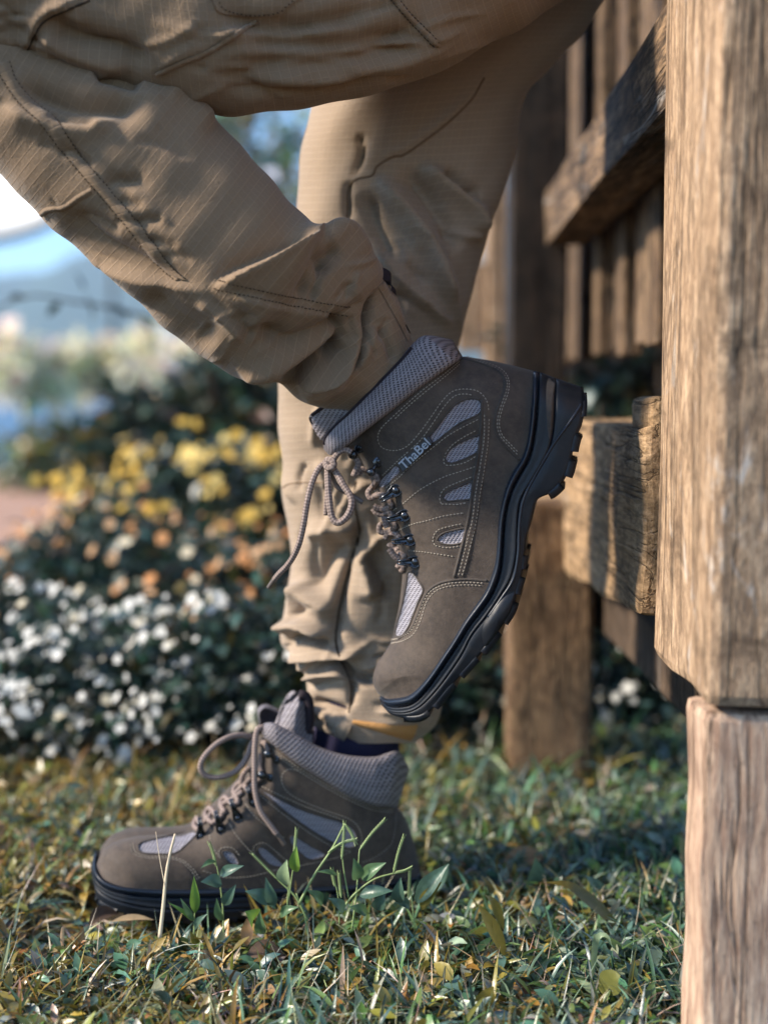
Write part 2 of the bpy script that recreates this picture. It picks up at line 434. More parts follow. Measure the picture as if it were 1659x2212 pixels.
# ------------------------------------------------------------------ leaves
def leaves(base, head, pitch, curl, roll, L, W, col, rows=5, fold=0.25, power=0.85, tipcol=None):
    N = len(base); t = np.linspace(0, 1, rows)
    ang = pitch[:, None] + curl[:, None] * t[None]
    dt = 1 / (rows - 1)
    ch = np.concatenate([np.zeros((N, 1)), np.cumsum(np.cos(ang)[:, :-1] * dt, 1)], 1) * L[:, None]
    cz = np.concatenate([np.zeros((N, 1)), np.cumsum(np.sin(ang)[:, :-1] * dt, 1)], 1) * L[:, None]
    d = np.stack([np.cos(head), np.sin(head), np.zeros(N)], -1)
    side = np.stack([-np.sin(head), np.cos(head), np.zeros(N)], -1)
    up = np.array([0, 0, 1.0])
    T = np.cos(ang)[..., None] * d[:, None] + np.sin(ang)[..., None] * up
    S = side[:, None] * np.ones((1, rows, 1)); Nn = np.cross(T, S)
    c, s = np.cos(roll)[:, None, None], np.sin(roll)[:, None, None]
    S2 = S * c + Nn * s; N2 = np.cross(T, S2)
    ctr = base[:, None] + ch[..., None] * d[:, None] + cz[..., None] * up
    w = W[:, None] * np.clip(np.sin(np.pi * np.clip(t, 0.03, 0.985) ** power), 0, 1)[None] * 0.5
    V = np.empty((N, rows, 3, 3))
    V[:, :, 1] = ctr
    V[:, :, 0] = ctr - S2 * w[..., None] - N2 * (fold * w)[..., None] * -1
    V[:, :, 2] = ctr + S2 * w[..., None] - N2 * (fold * w)[..., None] * -1
    f = grid_faces(rows, 3)
    F = (np.arange(N)[:, None, None] * rows * 3 + f[None]).reshape(-1, 4)
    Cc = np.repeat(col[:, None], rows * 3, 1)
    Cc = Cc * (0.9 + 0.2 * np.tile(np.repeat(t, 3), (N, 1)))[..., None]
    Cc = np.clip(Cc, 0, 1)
    return V.reshape(-1, 3), F, Cc.reshape(-1, 3)
def pick(pal, wts, n, jit=0.25):
    pal = np.array(pal); w = np.array(wts, float); w /= w.sum()
    c = pal[rng.choice(len(pal), n, p=w)]
    return np.clip(c * (1 + jit * rng.standard_normal((n, 1))) * (1 + 0.12 * rng.standard_normal((n, 3))), 0.004, 0.9)
M_grass = mat_leaf('grass_leaf', 0.36, 0.28, 0.7)
M_foliage = mat_leaf('shrub_leaf', 0.38, 0.28, 0.6)
M_petal = mat_leaf('petal', 0.6, 0.45, 0.3, 0.12)
TEAL = (0.080, 0.165, 0.115); DTEAL = (0.042, 0.088, 0.075); GREEN = (0.12, 0.20, 0.055); OLIVE = (0.25, 0.20, 0.040)
OCHRE = (0.34, 0.215, 0.040); STRAW = (0.50, 0.40, 0.25); PALE = (0.30, 0.36, 0.26); BROWN = (0.12, 0.065, 0.035)

def grass_patch(name, n, y0, y1, scale, xm=0.10):
    y = y0 + (y1 - y0) * rng.random(n * 2)
    y = np.sort(y)
    x = (rng.random(n * 2) * 2 - 1) * (0.30 * y + xm) + 0.0
    keep = rng.random(n * 2) < 0.5
    x, y = x[keep], y[keep]
    # nothing grows through the standing boot
    ins = ((x - BOOT_C[0]) * BOOT_A[0] + (y - BOOT_C[1]) * BOOT_A[1])
    lat = (-(x - BOOT_C[0]) * BOOT_A[1] + (y - BOOT_C[1]) * BOOT_A[0])
    keep = ~((np.abs(ins) < 0.165) & (np.abs(lat) < 0.058))
    x, y = x[keep], y[keep]; n = len(x)
    kind = rng.choice(3, n, p=[0.54, 0.30, 0.16])
    L = np.where(kind == 0, rng.uniform(0.009, 0.025, n), np.where(kind == 1, rng.uniform(0.025, 0.055, n), rng.uniform(0.03, 0.07, n))) * scale
    W = np.where(kind == 0, L * rng.uniform(0.34, 0.52, n), np.where(kind == 1, rng.uniform(0.0020, 0.0046, n), rng.uniform(0.0006, 0.0012, n))) * np.where(kind == 0, 1, scale)
    z = np.where(kind == 0, rng.uniform(0.004, 0.030, n), rng.uniform(0.0, 0.018, n))
    pitch = np.where(kind == 0, rng.normal(0.25, 0.45, n), np.where(kind == 1, rng.normal(0.8, 0.35, n), rng.normal(0.45, 0.4, n)))
    curl = np.where(kind == 0, rng.normal(-0.6, 0.4, n), np.where(kind == 1, rng.normal(-0.9, 0.5, n), rng.normal(-0.3, 0.5, n)))
    ins = ((x - BOOT_C[0]) * BOOT_A[0] + (y - BOOT_C[1]) * BOOT_A[1]); lat = (-(x - BOOT_C[0]) * BOOT_A[1] + (y - BOOT_C[1]) * BOOT_A[0])
    low = (lat > -0.15) & (lat < 0) & (ins > -0.22) & (ins < -0.02)         # trodden flat by the toe
    z = np.where(low, z * 0.25, z); pitch = np.where(low, pitch * 0.35, pitch); L = np.where(low, L * 0.8, L)
    head = rng.random(n) * 2 * math.pi; roll = rng.normal(0, 0.45, n)
    # dry tufts; warm light at left, bluish shade at right put into leaf colours
    dry = np.clip(0.34 - 1.0 * x + 0.25 * np.sin(x * 23 + y * 9) * np.sin(y * 17 - x * 6), 0.04, 0.8)
    cg = pick([TEAL, DTEAL, GREEN, PALE], [5, 2.0, 3.6, 2.2], n); cd = pick([OLIVE, OCHRE, BROWN, STRAW], [6, 4, 0.5, 1.2], n)
    col = np.where((rng.random(n) < dry)[:, None], cd, cg)
    col = np.where((kind == 2)[:, None], pick([STRAW, OLIVE, PALE], [6, 2, 2], n), col)
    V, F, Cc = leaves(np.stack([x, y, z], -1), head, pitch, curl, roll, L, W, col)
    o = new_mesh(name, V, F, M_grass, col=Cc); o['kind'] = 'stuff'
    return o
BOOT_C = (-0.115, 1.30); BOOT_A = (0.98, 0.17)
g1 = grass_patch('lawn', 42000, 0.86, 1.55, 1.0)
tag(g1, 'short broad-leaved lawn grass, teal green and dry ochre, under the boot', 'grass')
g2 = grass_patch('lawn_edge', 22000, 1.5, 2.5, 1.25, 0.35)
tag(g2, 'blurred lawn edge in front of the flowering shrubs', 'grass')

# ------------------------------------------------------------------ shrubs behind
M_stem = mat_plain('woody_stem', (0.055, 0.040, 0.028), 0.9, nscale=60, bump=0.4)
def blob_pts(n, c, r, shell=0.5):
    d = rng.standard_normal((n, 3)); d /= np.linalg.norm(d, axis=1)[:, None]
    lump = 1 + 0.18 * np.sin(d[:, 0] * 7 + c[0] * 9) * np.sin(d[:, 1] * 6 + c[1]) + 0.14 * np.sin(d[:, 2] * 9 + 3 * d[:, 0])
    rr = (shell + (1 - shell) * rng.random(n)) ** 0.6 * lump
    return np.array(c) + d * np.array(r) * rr[:, None], d
def shrub(name, label, c, r, n, Lr, pal, wts, flowers=None, group='shrubs behind the lawn', cat='shrub', stems=6):
    base = np.array([c[0], c[1], 0.0])
    t = empty(name, base, label, cat, group)
    p, d = blob_pts(n, c, r, 0.35)
    p = p[p[:, 2] > 0.01]; n = len(p)
    L = rng.uniform(*Lr, n)
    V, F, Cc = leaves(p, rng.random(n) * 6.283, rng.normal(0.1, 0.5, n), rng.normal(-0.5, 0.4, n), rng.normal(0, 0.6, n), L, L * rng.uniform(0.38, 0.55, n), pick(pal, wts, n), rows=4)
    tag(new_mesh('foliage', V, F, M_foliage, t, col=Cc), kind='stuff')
    for k in range(stems):
        q = np.array(c) + rng.uniform(-0.8, 0.8, 3) * np.array(r)
        q[2] = max(q[2], c[2])
        b = base + np.array([rng.uniform(-0.3, 0.3) * r[0], rng.uniform(-0.3, 0.3) * r[1], -0.01])
        mid = (b + q) / 2 + rng.normal(0, 0.12, 3) * np.array(r)
        pts = catmull([b, mid, q], 10)
        tube('stem', pts, np.linspace(0.016, 0.004, 10) * max(r) * 1.4, M_stem, t, 6)
    if flowers:
        for (fn, zone, size, fp, fw, fname) in flowers:
            q, d = blob_pts(fn * 6, c, (r[0] * 1.06, r[1] * 1.06, r[2] * 1.06), 0.97)
            q = q[(d[:, 1] < 0.15) & (q[:, 2] > zone[0]) & (q[:, 2] < zone[1])][:fn]
            kc = max(6, fn // 7); cen = q[:kc]; jit = rng.normal(0, 1, (max(fn - kc, 0), 3)) * np.array(r) * 0.085
            q = np.vstack([cen, cen[rng.integers(0, len(cen), len(jit))] + jit]); q[:, 2] = np.maximum(q[:, 2], 0.02)
            m = len(q); k = 5
            nr = np.array([-0.45, -0.65, 0.55]) + rng.normal(0, 0.35, (m, 3)); nr /= np.linalg.norm(nr, axis=1)[:, None]
            e1 = np.cross(nr, [0.1, 0.2, 1.0]); e1 /= np.linalg.norm(e1, axis=1)[:, None]; e2 = np.cross(nr, e1)
            S = (size[0] * 0.6 + (size[1] * 1.15 - size[0] * 0.6) * rng.random(m) ** 1.3)[:, None, None]
            an = (np.arange(k) * 2 * math.pi / k)[None] + rng.random((m, 1)) * 6
            dr = np.cos(an)[..., None] * e1[:, None] + np.sin(an)[..., None] * e2[:, None]
            pr = -np.sin(an)[..., None] * e1[:, None] + np.cos(an)[..., None] * e2[:, None]
            up_ = nr[:, None]; q = q[:, None]
            V = np.stack([q + 0 * dr, q + S * (dr * 0.6 + pr * 0.42 + up_ * 0.12), q + S * (dr * 1.0 + up_ * 0.05), q + S * (dr * 0.6 - pr * 0.42 + up_ * 0.12)], 2).reshape(-1, 3)
            F = np.arange(m * k * 4).reshape(-1, 4)
            Cc = np.repeat(np.array(fp)[rng.choice(len(fp), m, p=np.array(fw) / sum(fw))] * (1 + 0.08 * rng.standard_normal((m, 1))), k * 4, 0)
            tag(new_mesh(fname, V, F, M_petal, t, col=Cc), kind='stuff')
    return t
WHITE = (0.80, 0.80, 0.76); CREAM = (0.78, 0.70, 0.52); YEL = (0.75, 0.50, 0.10); ORG = (0.62, 0.30, 0.12)
DK = [(0.022, 0.052, 0.048), (0.040, 0.095, 0.078), (0.030, 0.045, 0.030), (0.10, 0.075, 0.02)]
DW = [5, 4, 3, 0.8]
def gp(u, v, y):
    q = at_plane(np.array(u), np.array(v), np.array([0, y, 0.0]), np.array([0, 1.0, 0])); return q
fl_w = lambda n, z1=0.32: (n, (0.03, z1), (0.0050, 0.0098), [WHITE, CREAM], [6, 1], 'white_blossom')
shrub('flowering_shrub', 'low shrub thick with white blossom at the left edge', (-0.48, 1.90, 0.07), (0.28, 0.20, 0.125), 3600, (0.018, 0.04), DK, DW, [fl_w(520)])
shrub('flowering_shrub', 'white-flowered shrub right behind the loose laces of the standing boot', (-0.19, 1.89, 0.08), (0.22, 0.19, 0.13), 3200, (0.018, 0.04), DK, DW, [fl_w(230)])
shrub('flowering_shrub', 'white-flowered shrub between the standing boot and the wooden leg', (0.12, 2.02, 0.10), (0.17, 0.20, 0.17), 2800, (0.018, 0.04), DK, DW, [fl_w(220)])
shrub('flowering_shrub', 'dark white-flowered shrub seen under the wooden railing', (0.40, 2.12, 0.13), (0.20, 0.22, 0.19), 3000, (0.018, 0.04), DK, DW, [fl_w(300, 0.4)])
shrub('orange_shrub', 'shrub with peach-orange blossom at mid-left', (-0.46, 2.42, 0.11), (0.38, 0.22, 0.16), 4200, (0.02, 0.05), DK, DW, [(360, (0.08, 0.4), (0.007, 0.012), [ORG, (0.72, 0.45, 0.25), CREAM], [4, 3, 1], 'orange_blossom')])
shrub('yellow_shrub', 'shrub with sunlit yellow leaves left of the standing leg', (-0.37, 2.85, 0.20), (0.29, 0.22, 0.19), 3600, (0.025, 0.05), DK, DW, [(190, (0.24, 0.62), (0.009, 0.015), [YEL, (0.80, 0.62, 0.22)], [3, 2], 'yellow_leaf')])
shrub('dark_shrub', 'tall dark green shrub behind the raised shin and standing leg', (-0.34, 3.45, 0.32), (0.34, 0.30, 0.28), 5600, (0.03, 0.07), DK + [BROWN, OCHRE], DW + [1.5, 1.0])
shrub('dark_shrub', 'dark green shrub at left between the blue water and the yellow leaves', (-0.60, 3.3, 0.26), (0.17, 0.2, 0.24), 2600, (0.03, 0.07), DK + [BROWN, OCHRE], DW + [1.5, 1.0])
shrub('olive_shrub', 'loose olive shrub by the water at the far left', (-1.75, 7.2, 0.16), (0.30, 0.3, 0.22), 700, (0.06, 0.12), [OLIVE, TEAL, GREEN], [3, 3, 2])
shrub('dark_shrub', 'dark green shrub behind the white-flowered one under the railing', (0.55, 2.75, 0.25), (0.55, 0.30, 0.40), 4600, (0.03, 0.07), DK, DW)

def tree(name, label, base, h, crown_c, crown_r, n, Lr, pal, wts, group='trees beyond the shrubs', cmat=None):
    t = empty(name, base, label, 'tree', group)
    base = np.array(base, float)
    top = np.array(crown_c, float)
    pts = catmull([base - [0, 0, 0.1], base + (top - base) * 0.45 + rng.normal(0, 0.03, 3) * h, top], 14)
    tube('trunk', pts, np.linspace(0.035, 0.012, 14) * h, M_stem, t, 8)
    P_ = []
    for k in range(9):
        q = top + rng.uniform(-0.7, 0.7, 3) * np.array(crown_r)
        s = base + (top - base) * rng.uniform(0.45, 0.9)
        tube('limb', catmull([s, (s + q) / 2 + [0, 0, 0.05 * h], q], 8), np.linspace(0.012, 0.004, 8) * h, M_stem, t, 6)
        P_.append(blob_pts(n // 9, q, np.array(crown_r) * 0.42, 0.2)[0])
    p = np.vstack(P_); n = len(p); L = rng.uniform(*Lr, n)
    V, F, Cc = leaves(p, rng.random(n) * 6.283, rng.normal(0.0, 0.6, n), rng.normal(-0.4, 0.4, n), rng.normal(0, 0.7, n), L, L * 0.5, pick(pal, wts, n), rows=3)
    tag(new_mesh('crown', V, F, cmat or M_foliage, t, col=Cc), kind='stuff')
    return t
YG = (0.90, 0.78, 0.50)  # sunlight on the lake trees put into their leaf colour
def tree_px(name, label, u, v, y, rx, rz, zb, n, Lr, pal, wts, cmat=None):
    c = gp(u, v, y)
    tree(name, label, (c[0], y, zb), c[2] - zb, c, (rx, rx, rz), n, Lr, pal, wts, cmat=cmat)
tree_px('sunlit_tree', 'pale yellow sunlit tree at the far left edge by the lake', 60, 785, 12.0, 0.55, 0.30, -0.1, 300, (0.2, 0.34), [YG, (0.88, 0.78, 0.58)], [5, 4], M_petal)
tree_px('sunlit_tree', 'pale yellow sunlit tree below the middle of the raised shin', 240, 785, 12.5, 0.55, 0.28, -0.1, 300, (0.2, 0.34), [YG, (0.88, 0.78, 0.58)], [5, 4], M_petal)
tree_px('sunlit_tree', 'pale yellow sunlit tree low beside the raised shin end', 390, 778, 13.0, 0.6, 0.28, -0.1, 300, (0.2, 0.34), [YG, (0.88, 0.78, 0.58)], [5, 4], M_petal)
tree_px('leafy_tree', 'blurred blue-green tree in the gap between thigh and standing leg', 585, 345, 5.2, 0.42, 0.6, 0.0, 950, (0.05, 0.10), [(0.12, 0.24, 0.20), (0.55, 0.62, 0.58), GREEN, OCHRE], [4, 3, 1.5, 1.2])  # pale leaf tone puts bright highlights into the crown colour

# ================================================================== WOODEN RAILING
SK = 0.0214
def timber(name, X0, X1, y0, y1, z0, z1, mat, parent, bev=0.004, cuts=0, amp=0.0, dz=0.0, seed=0, label=None):
    """squared timber in the railing's own direction; dz lowers the near end's underside"""
    bm = bmesh.new()
    bmesh.ops.create_cube(bm, size=1)
    for v in bm.verts:
        x = X0 + (v.co.x + 0.5) * (X1 - X0); y = y0 + (v.co.y + 0.5) * (y1 - y0); z = z0 + (v.co.z + 0.5) * (z1 - z0)
        if v.co.z < 0 and v.co.y < 0: z += dz
        v.co = (x + SK * y, y, z)
    bmesh.ops.bevel(bm, geom=bm.edges[:], offset=bev, segments=2, affect='EDGES', profile=0.6)
    if cuts:
        bmesh.ops.subdivide_edges(bm, edges=[e for e in bm.edges if e.calc_length() > 0.03], cuts=cuts, use_grid_fill=True)
        for v in bm.verts:
            q = v.co * 14 + Vector((seed, seed * 2, 0))
            v.co += Vector(mnoise.noise_vector(q)) * amp + Vector(mnoise.noise_vector(v.co * 60)) * amp * 0.35
    vs_ = np.array([v.co[:] for v in bm.verts]); bm.verts.index_update()
    fs_ = [[v.index for v in f.verts] for f in bm.faces]
    bm.free()
    o = new_mesh(name, vs_, fs_, mat, parent, smooth=False)
    if label: o['label'] = label
    return o
W_pale = mat_wood('timber_sunbleached', 2, (0.49, 0.35, 0.23), (0.37, 0.25, 0.155), (0.15, 0.095, 0.06), 0.6, 0.6, 1.3, 0.34)
W_rail = mat_wood('timber_rail', 1, (0.34, 0.22, 0.125), (0.15, 0.095, 0.055), (0.022, 0.017, 0.015), 0.4, 0.95, 4.1)
W_sill = mat_wood('timber_sill', 1, (0.46, 0.31, 0.18), (0.36, 0.23, 0.12), (0.13, 0.08, 0.04), 0.2, 0.6, 7.7)
W_board = mat_wood('timber_board', 2, (0.30, 0.20, 0.115), (0.15, 0.092, 0.052), (0.028, 0.019, 0.014), 0.15, 0.9, 2.2)
W_shade = mat_wood('timber_shade_dark', 2, (0.045, 0.030, 0.020), (0.027, 0.018, 0.013), (0.010, 0.008, 0.007), 0.0, 0.8, 6.4)  # near-black timber: the shade on the far post put into its colour
W_dark = mat_wood('timber_dark', 2, (0.15, 0.10, 0.065), (0.09, 0.06, 0.04), (0.03, 0.022, 0.016), 0.1, 0.6, 9.4)
W_leg = mat_wood('timber_leg', 2, (0.25, 0.16, 0.09), (0.175, 0.108, 0.060), (0.075, 0.044, 0.026), 0.05, 0.5, 5.2, 0.3)
W_foot = mat_wood('timber_foot', 2, (0.52, 0.39, 0.29), (0.43, 0.30, 0.21), (0.22, 0.13, 0.09), 0.15, 0.35, 3.3)
fence = empty('wooden_railing', (0.25, 1.5, 0), 'weathered wooden railing with thick posts, rails and upright boards', 'railing')
timber('post', 0.198, 0.40, 0.90, 1.10, 0.283, 1.35, W_pale, fence, 0.008, 5, 0.004, seed=1, label='sun-bleached near post at the right edge')
timber('leg', 0.197, 0.38, 0.905, 0.965, -0.05, 0.279, W_foot, fence, 0.008, 5, 0.004, seed=2, label='pale foot under the near post')
timber('rail', 0.200, 0.262, 1.102, 2.10, 0.724, 0.803, W_rail, fence, 0.004, 5, 0.003, seed=3, label='blackened upper rail running back from the near post')
timber('sill', 0.188, 0.30, 1.102, 1.60, 0.278, 0.466, W_sill, fence, 0.006, 7, 0.005, dz=0.035, seed=4, label='mossy lower beam behind the raised heel')
timber('sill', 0.189, 0.30, 1.606, 2.9, 0.276, 0.460, W_sill, fence, 0.008, 5, 0.005, seed=5)
timber('block', 0.194, 0.25, 1.105, 1.215, 0.400, 0.492, W_sill, fence, 0.006, 3, 0.004, seed=6)
timber('post', 0.150, 0.236, 2.102, 2.25, 0.46, 1.5, W_shade, fence, 0.006, 4, 0.004, seed=7, label='far post behind the standing leg, darkened in colour for its shade')
timber('leg', 0.122, 0.226, 1.69, 1.80, -0.05, 0.36, W_leg, fence, 0.008, 7, 0.005, seed=8, label='brown wooden leg standing in the grass')
timber('brace', 0.24, 0.30, 1.14, 1.95, 0.19, 0.262, W_dark, fence, 0.005, 4, 0.004, dz=0.02, seed=9)
ys = [1.36, 1.47, 1.58, 1.61, 1.745, 1.80, 1.94, 2.07, 2.21, 2.36, 2.56, 2.80, 3.07, 3.4, 3.8]
edges = [(1.30, 1.37), (1.40, 1.475), (1.51, 1.60), (1.645, 1.74), (1.80, 1.86), (1.89, 1.965), (2.0, 2.07), (2.11, 2.19), (2.24, 2.34), (2.40, 2.49), (2.55, 2.66), (2.71, 2.83), (2.89, 3.02), (3.1, 3.24), (3.3, 3.46), (3.54, 3.72), (3.8, 4.1)]
for i, (a, b) in enumerate(edges):
    off = [0.0, 0.004, -0.003, 0.008, 0.002, 0.014, -0.002, 0.010][i % 8]
    timber('board', 0.272 + off, 0.300 + off, a, b, 0.556 + [0, 0.006, -0.004, 0.003, -0.008, 0.004, 0, 0.007][i % 8], 1.6, W_board, fence, 0.003, 2, 0.002, seed=20 + i)
timber('back_panel', 0.46, 0.48, 1.12, 4.2, 0.432, 1.6, W_shade, fence, 0.004)  # near-black panel colour stands in for the shade in the void behind
timber('floor_plank', 0.305, 0.50, 1.12, 4.2, 0.40, 0.43, W_dark, fence, 0.003)
# second railing bay far behind
far = empty('far_post', (0.22, 3.2, 0), 'pale blurred post seen between the standing leg and the dark post', 'post')
timber('shaft', 0.165, 0.205, 3.1, 3.3, -0.05, 1.1, W_pale, far, 0.008, 3, 0.004, seed=41)
timber('cross_piece', 0.10, 0.164, 3.12, 3.2, 0.60, 0.80, W_pale, far, 0.006, 2, 0.003, seed=42)

# white canopy with a dark edge pole, far left
M_canvas = mat_plain('white_canvas', (0.80, 0.78, 0.74), 0.8, nscale=5, bump=0.1)
M_pole = mat_plain('dark_pole', (0.02, 0.022, 0.025), 0.5)
cy = 19.0
c0 = gp(-260, 545, cy); c1 = gp(20, 512, cy); c2 = gp(150, 455, cy)
can = empty('white_canopy', (c0[0], cy, 0), 'white canopy with a dark lower edge at the left, behind the shin', 'canopy')
edge = catmull([c0, c1, c2, gp(260, 380, cy)], 24)
tube('edge_pole', edge, 0.07, M_pole, can)
Vc = []
for i, e in enumerate(edge):
    for k in range(8):
        s = k / 7
        Vc.append(e + np.array([0.0, 3.2 * s, 3.0 * s - 0.9 * s * s + 0.05]))
o = new_mesh('canvas', Vc, grid_faces(24, 8), M_canvas, can)
md = o.modifiers.new('thick', 'SOLIDIFY'); md.thickness = 0.01
for k, q in enumerate((edge[1], edge[-2])):
    tube('support', np.array([[q[0], cy + 0.05, -0.1], [q[0], cy + 0.03, q[2] * 0.5], [q[0], cy, q[2]]]), 0.04, M_pole, can, 8)

# dark twig crossing the sky
tw = empty('twig', gp(100, 690, 2.6), 'thin dark twig with a few leaves against the blue, left of the shin', 'twig')
pl = catmull([gp(-60, 690, 2.6), gp(60, 640, 2.6), gp(150, 650, 2.62), gp(240, 665, 2.64), gp(330, 690, 2.66), gp(420, 740, 2.7), gp(470, 860, 2.8)], 30)
tube('branch', pl, np.linspace(0.0016, 0.005, 30), M_stem, tw, 6)
for (u, v, hd, pt, L) in [(180, 625, 2.2, 0.9, 0.06), (185, 640, 0.6, -1.1, 0.05), (235, 660, 0.3, -0.4, 0.05), (320, 605, 1.0, 0.8, 0.05), (60, 645, 3.0, 0.2, 0.04), (300, 690, 0.2, -0.7, 0.04), (130, 655, 2.6, -0.5, 0.04), (345, 640, 0.8, 0.8, 0.05)]:
    b = gp(u, v, 2.63)
    V, F, Cc = leaves(b[None], np.array([hd]), np.array([pt]), np.array([-0.4]), np.array([0.7]), np.array([L]), np.array([L * 0.42]), np.array([[0.02, 0.045, 0.03]]))
    new_mesh('leaf', V, F, M_foliage, tw, col=Cc)

# ================================================================== BOOTS
def boot_plane(o, yaw):
    n = np.array([math.sin(yaw), -math.cos(yaw), 0.0]); return np.array(o, float), n
class Boot:
    """a boot traced from the side: paired outlines, real width, mirrored about its middle plane"""
    def __init__(s, root, o, n, unit):
        s.root, s.o, s.n, s.unit = root, o, n, unit       # unit: metres per picture unit
    def pt(s, uv, t):
        t = np.asarray(t, float)
        return at_plane(uv[..., 0], uv[..., 1], s.o + t[..., None] * s.n, s.n)
    def shell(s, name, Bk, Tk, width, edges_round, Rr, mat, ns=230, nv=120, bumps=(), ex=2.0, topw=None, tip=None):
        B = catmull_key(Bk, ns); T = catmull_key(Tk, ns)
        v = np.linspace(0, 1, nv)[None, :, None]
        uv = B[:, None] * (1 - v) + T[:, None] * v
        d = np.full(uv.shape[:2], 1e9)
        for e in edges_round:
            if isinstance(e, tuple):
                i0, i1 = [int(round(k / (len(Tk) - 1) * (ns - 1))) for k in e]
                e = T[i0:i1 + 1]
                if i0 == 0 and tip is not None: e = np.vstack([tip, e])
            d = np.minimum(d, seg_dist(uv, e)[0])
        d = d * s.unit
        W = np.interp(np.linspace(0, 1, ns), np.linspace(0, 1, len(width)), width)[:, None] * np.ones((1, nv))
        if topw is not None:
            W2 = np.interp(np.linspace(0, 1, ns), np.linspace(0, 1, len(topw)), topw)[:, None]
            W = W * (1 - v[..., 0]) + W2 * v[..., 0]
        t = W * (1 - (1 - np.clip(d / Rr, 0, 1)) ** ex) ** (1 / ex)
        t0 = t.copy()
        for (poly, h, soft) in bumps:
            dd = seg_dist(uv, np.vstack([poly, poly[:1]]))[0]; ins = inside(uv, poly)
            t = t + h * sstep(np.where(ins, dd, -dd) / soft * 0.5 + 0.5) * np.clip(t0 / 0.008, 0, 1)
        near = s.pt(uv, t); far = near - 2 * np.maximum(t, 1e-5)[..., None] * s.n
        pl = np.stack([uv[..., 0], -uv[..., 1]], -1) * s.unit
        F = np.vstack([grid_faces(ns, nv), grid_faces(ns, nv, off=ns * nv)[:, ::-1]])
        return new_mesh(name, np.vstack([near.reshape(-1, 3), far.reshape(-1, 3)]), F, mat, s.root, uv=np.vstack([pl.reshape(-1, 2)] * 2))
    def band(s, name, U, L, w, prof, mat, parent=None, rows=None, key=False):
        """closed strip between two outlines, with half-width w and a relief profile across it"""
        m = len(prof); ns = len(U)
        x = np.linspace(0, 1, m)[None, :, None]
        uv = U[:, None] * (1 - x) + L[:, None] * x
        t = w[:, None] + np.asarray(prof)[None] * np.clip(w[:, None] / 0.02, 0, 1)
        near = s.pt(uv, t); far = near - 2 * np.maximum(t, 1e-5)[..., None] * s.n
        ring = np.concatenate([near, far[:, ::-1]], 1)
        F = grid_faces(ns, 2 * m, True).tolist()
        F += [list(range(2 * m)), [(ns - 1) * 2 * m + k for k in range(2 * m)][::-1]]
        return new_mesh(name, ring, F, mat, parent or s.root)
    def drape(s, hit, uv, lift):
        p, n = hit.cast(uv); p, ok = fill_nan(p)
        if p is None: return None, ok
        return p + s.n * lift, ok
def stitches(name, hit, lines, mat, parent, nrm, step=0.0026, ln=0.0019, wd=0.00055, lift=0.0005):
    V, F = [], []
    for l in lines:
        c = catmull(l, max(8, int(len(l) * 20)))
        p, n = hit.cast(c); ok = ~np.isnan(p[:, 0]); p = p[ok]; nn = n[ok]
        if len(p) < 3: continue
        Ls = np.concatenate([[0], np.cumsum(np.linalg.norm(np.diff(p, axis=0), axis=1))])
        k = max(1, int(Ls[-1] / step)); 
        for i in range(k):
            a0 = i * step; a1 = a0 + ln
            A = np.array([np.interp(a0, Ls, p[:, q]) for q in range(3)]); B = np.array([np.interp(min(a1, Ls[-1]), Ls, p[:, q]) for q in range(3)])
            N = np.array([np.interp((a0 + a1) / 2, Ls, nn[:, q]) for q in range(3)]); N /= np.linalg.norm(N) + 1e-9
            T = B - A; tl = np.linalg.norm(T)
            if tl < 1e-5 or tl > 0.008: continue
            T /= tl; S = np.cross(N, T); b = len(V)
            A = A + N * lift * 0.2; B = B + N * lift * 0.2; Mid = (A + B) / 2 + N * lift
            V += [A - S * wd * 0.4, A + S * wd * 0.4, Mid + S * wd, Mid + N * wd * 0.6, Mid - S * wd, B - S * wd * 0.4, B + S * wd * 0.4]
            F += [[b, b + 4, b + 3], [b, b + 3, b + 1], [b + 1, b + 3, b + 2], [b + 4, b + 5, b + 3], [b + 5, b + 6, b + 3], [b + 6, b + 2, b + 3]]
    if not V: return None
    o = new_mesh(name, V, F, mat, parent); o['kind'] = 'stuff'
    return o
def patch(name, hit, poly, mat, parent, nrm, unit, lift=0.0006, rings=8, n=72, puff=0.0):
    out = catmull(poly, n, True); c = out.mean(0)
    V, UV, ok_ = [], [], []
    for k in range(rings + 1):
        q = c + (out - c) * (1 - k / rings * 0.999)
        p, nn = hit.cast(q)
        p, ok = fill_nan(p)
        V.append(p + np.asarray(nrm) * (lift + puff * (1 - (1 - k / rings) ** 2))); UV.append(np.stack([q[:, 0], -q[:, 1]], -1) * unit)
    V = np.array(V); F = grid_faces(rings + 1, n, True)
    return new_mesh(name, V.reshape(-1, 3), F, mat, parent, uv=np.array(UV).reshape(-1, 2))
def edge_cord(name, hit, line, r, mat, parent, nrm, closed=False, lift=0.0):
    c = catmull(line, max(24, len(line) * 9), closed)
    if closed: c = np.vstack([c, c[:1]])
    p, n = hit.cast(c); p, ok = fill_nan(p)
    if p is None: return None
    k = np.ones(3) / 3
    for q in range(3): p[1:-1, q] = np.convolve(p[:, q], k, 'valid')
    return tube(name, p + np.asarray(nrm) * lift, r, mat, parent, 8)
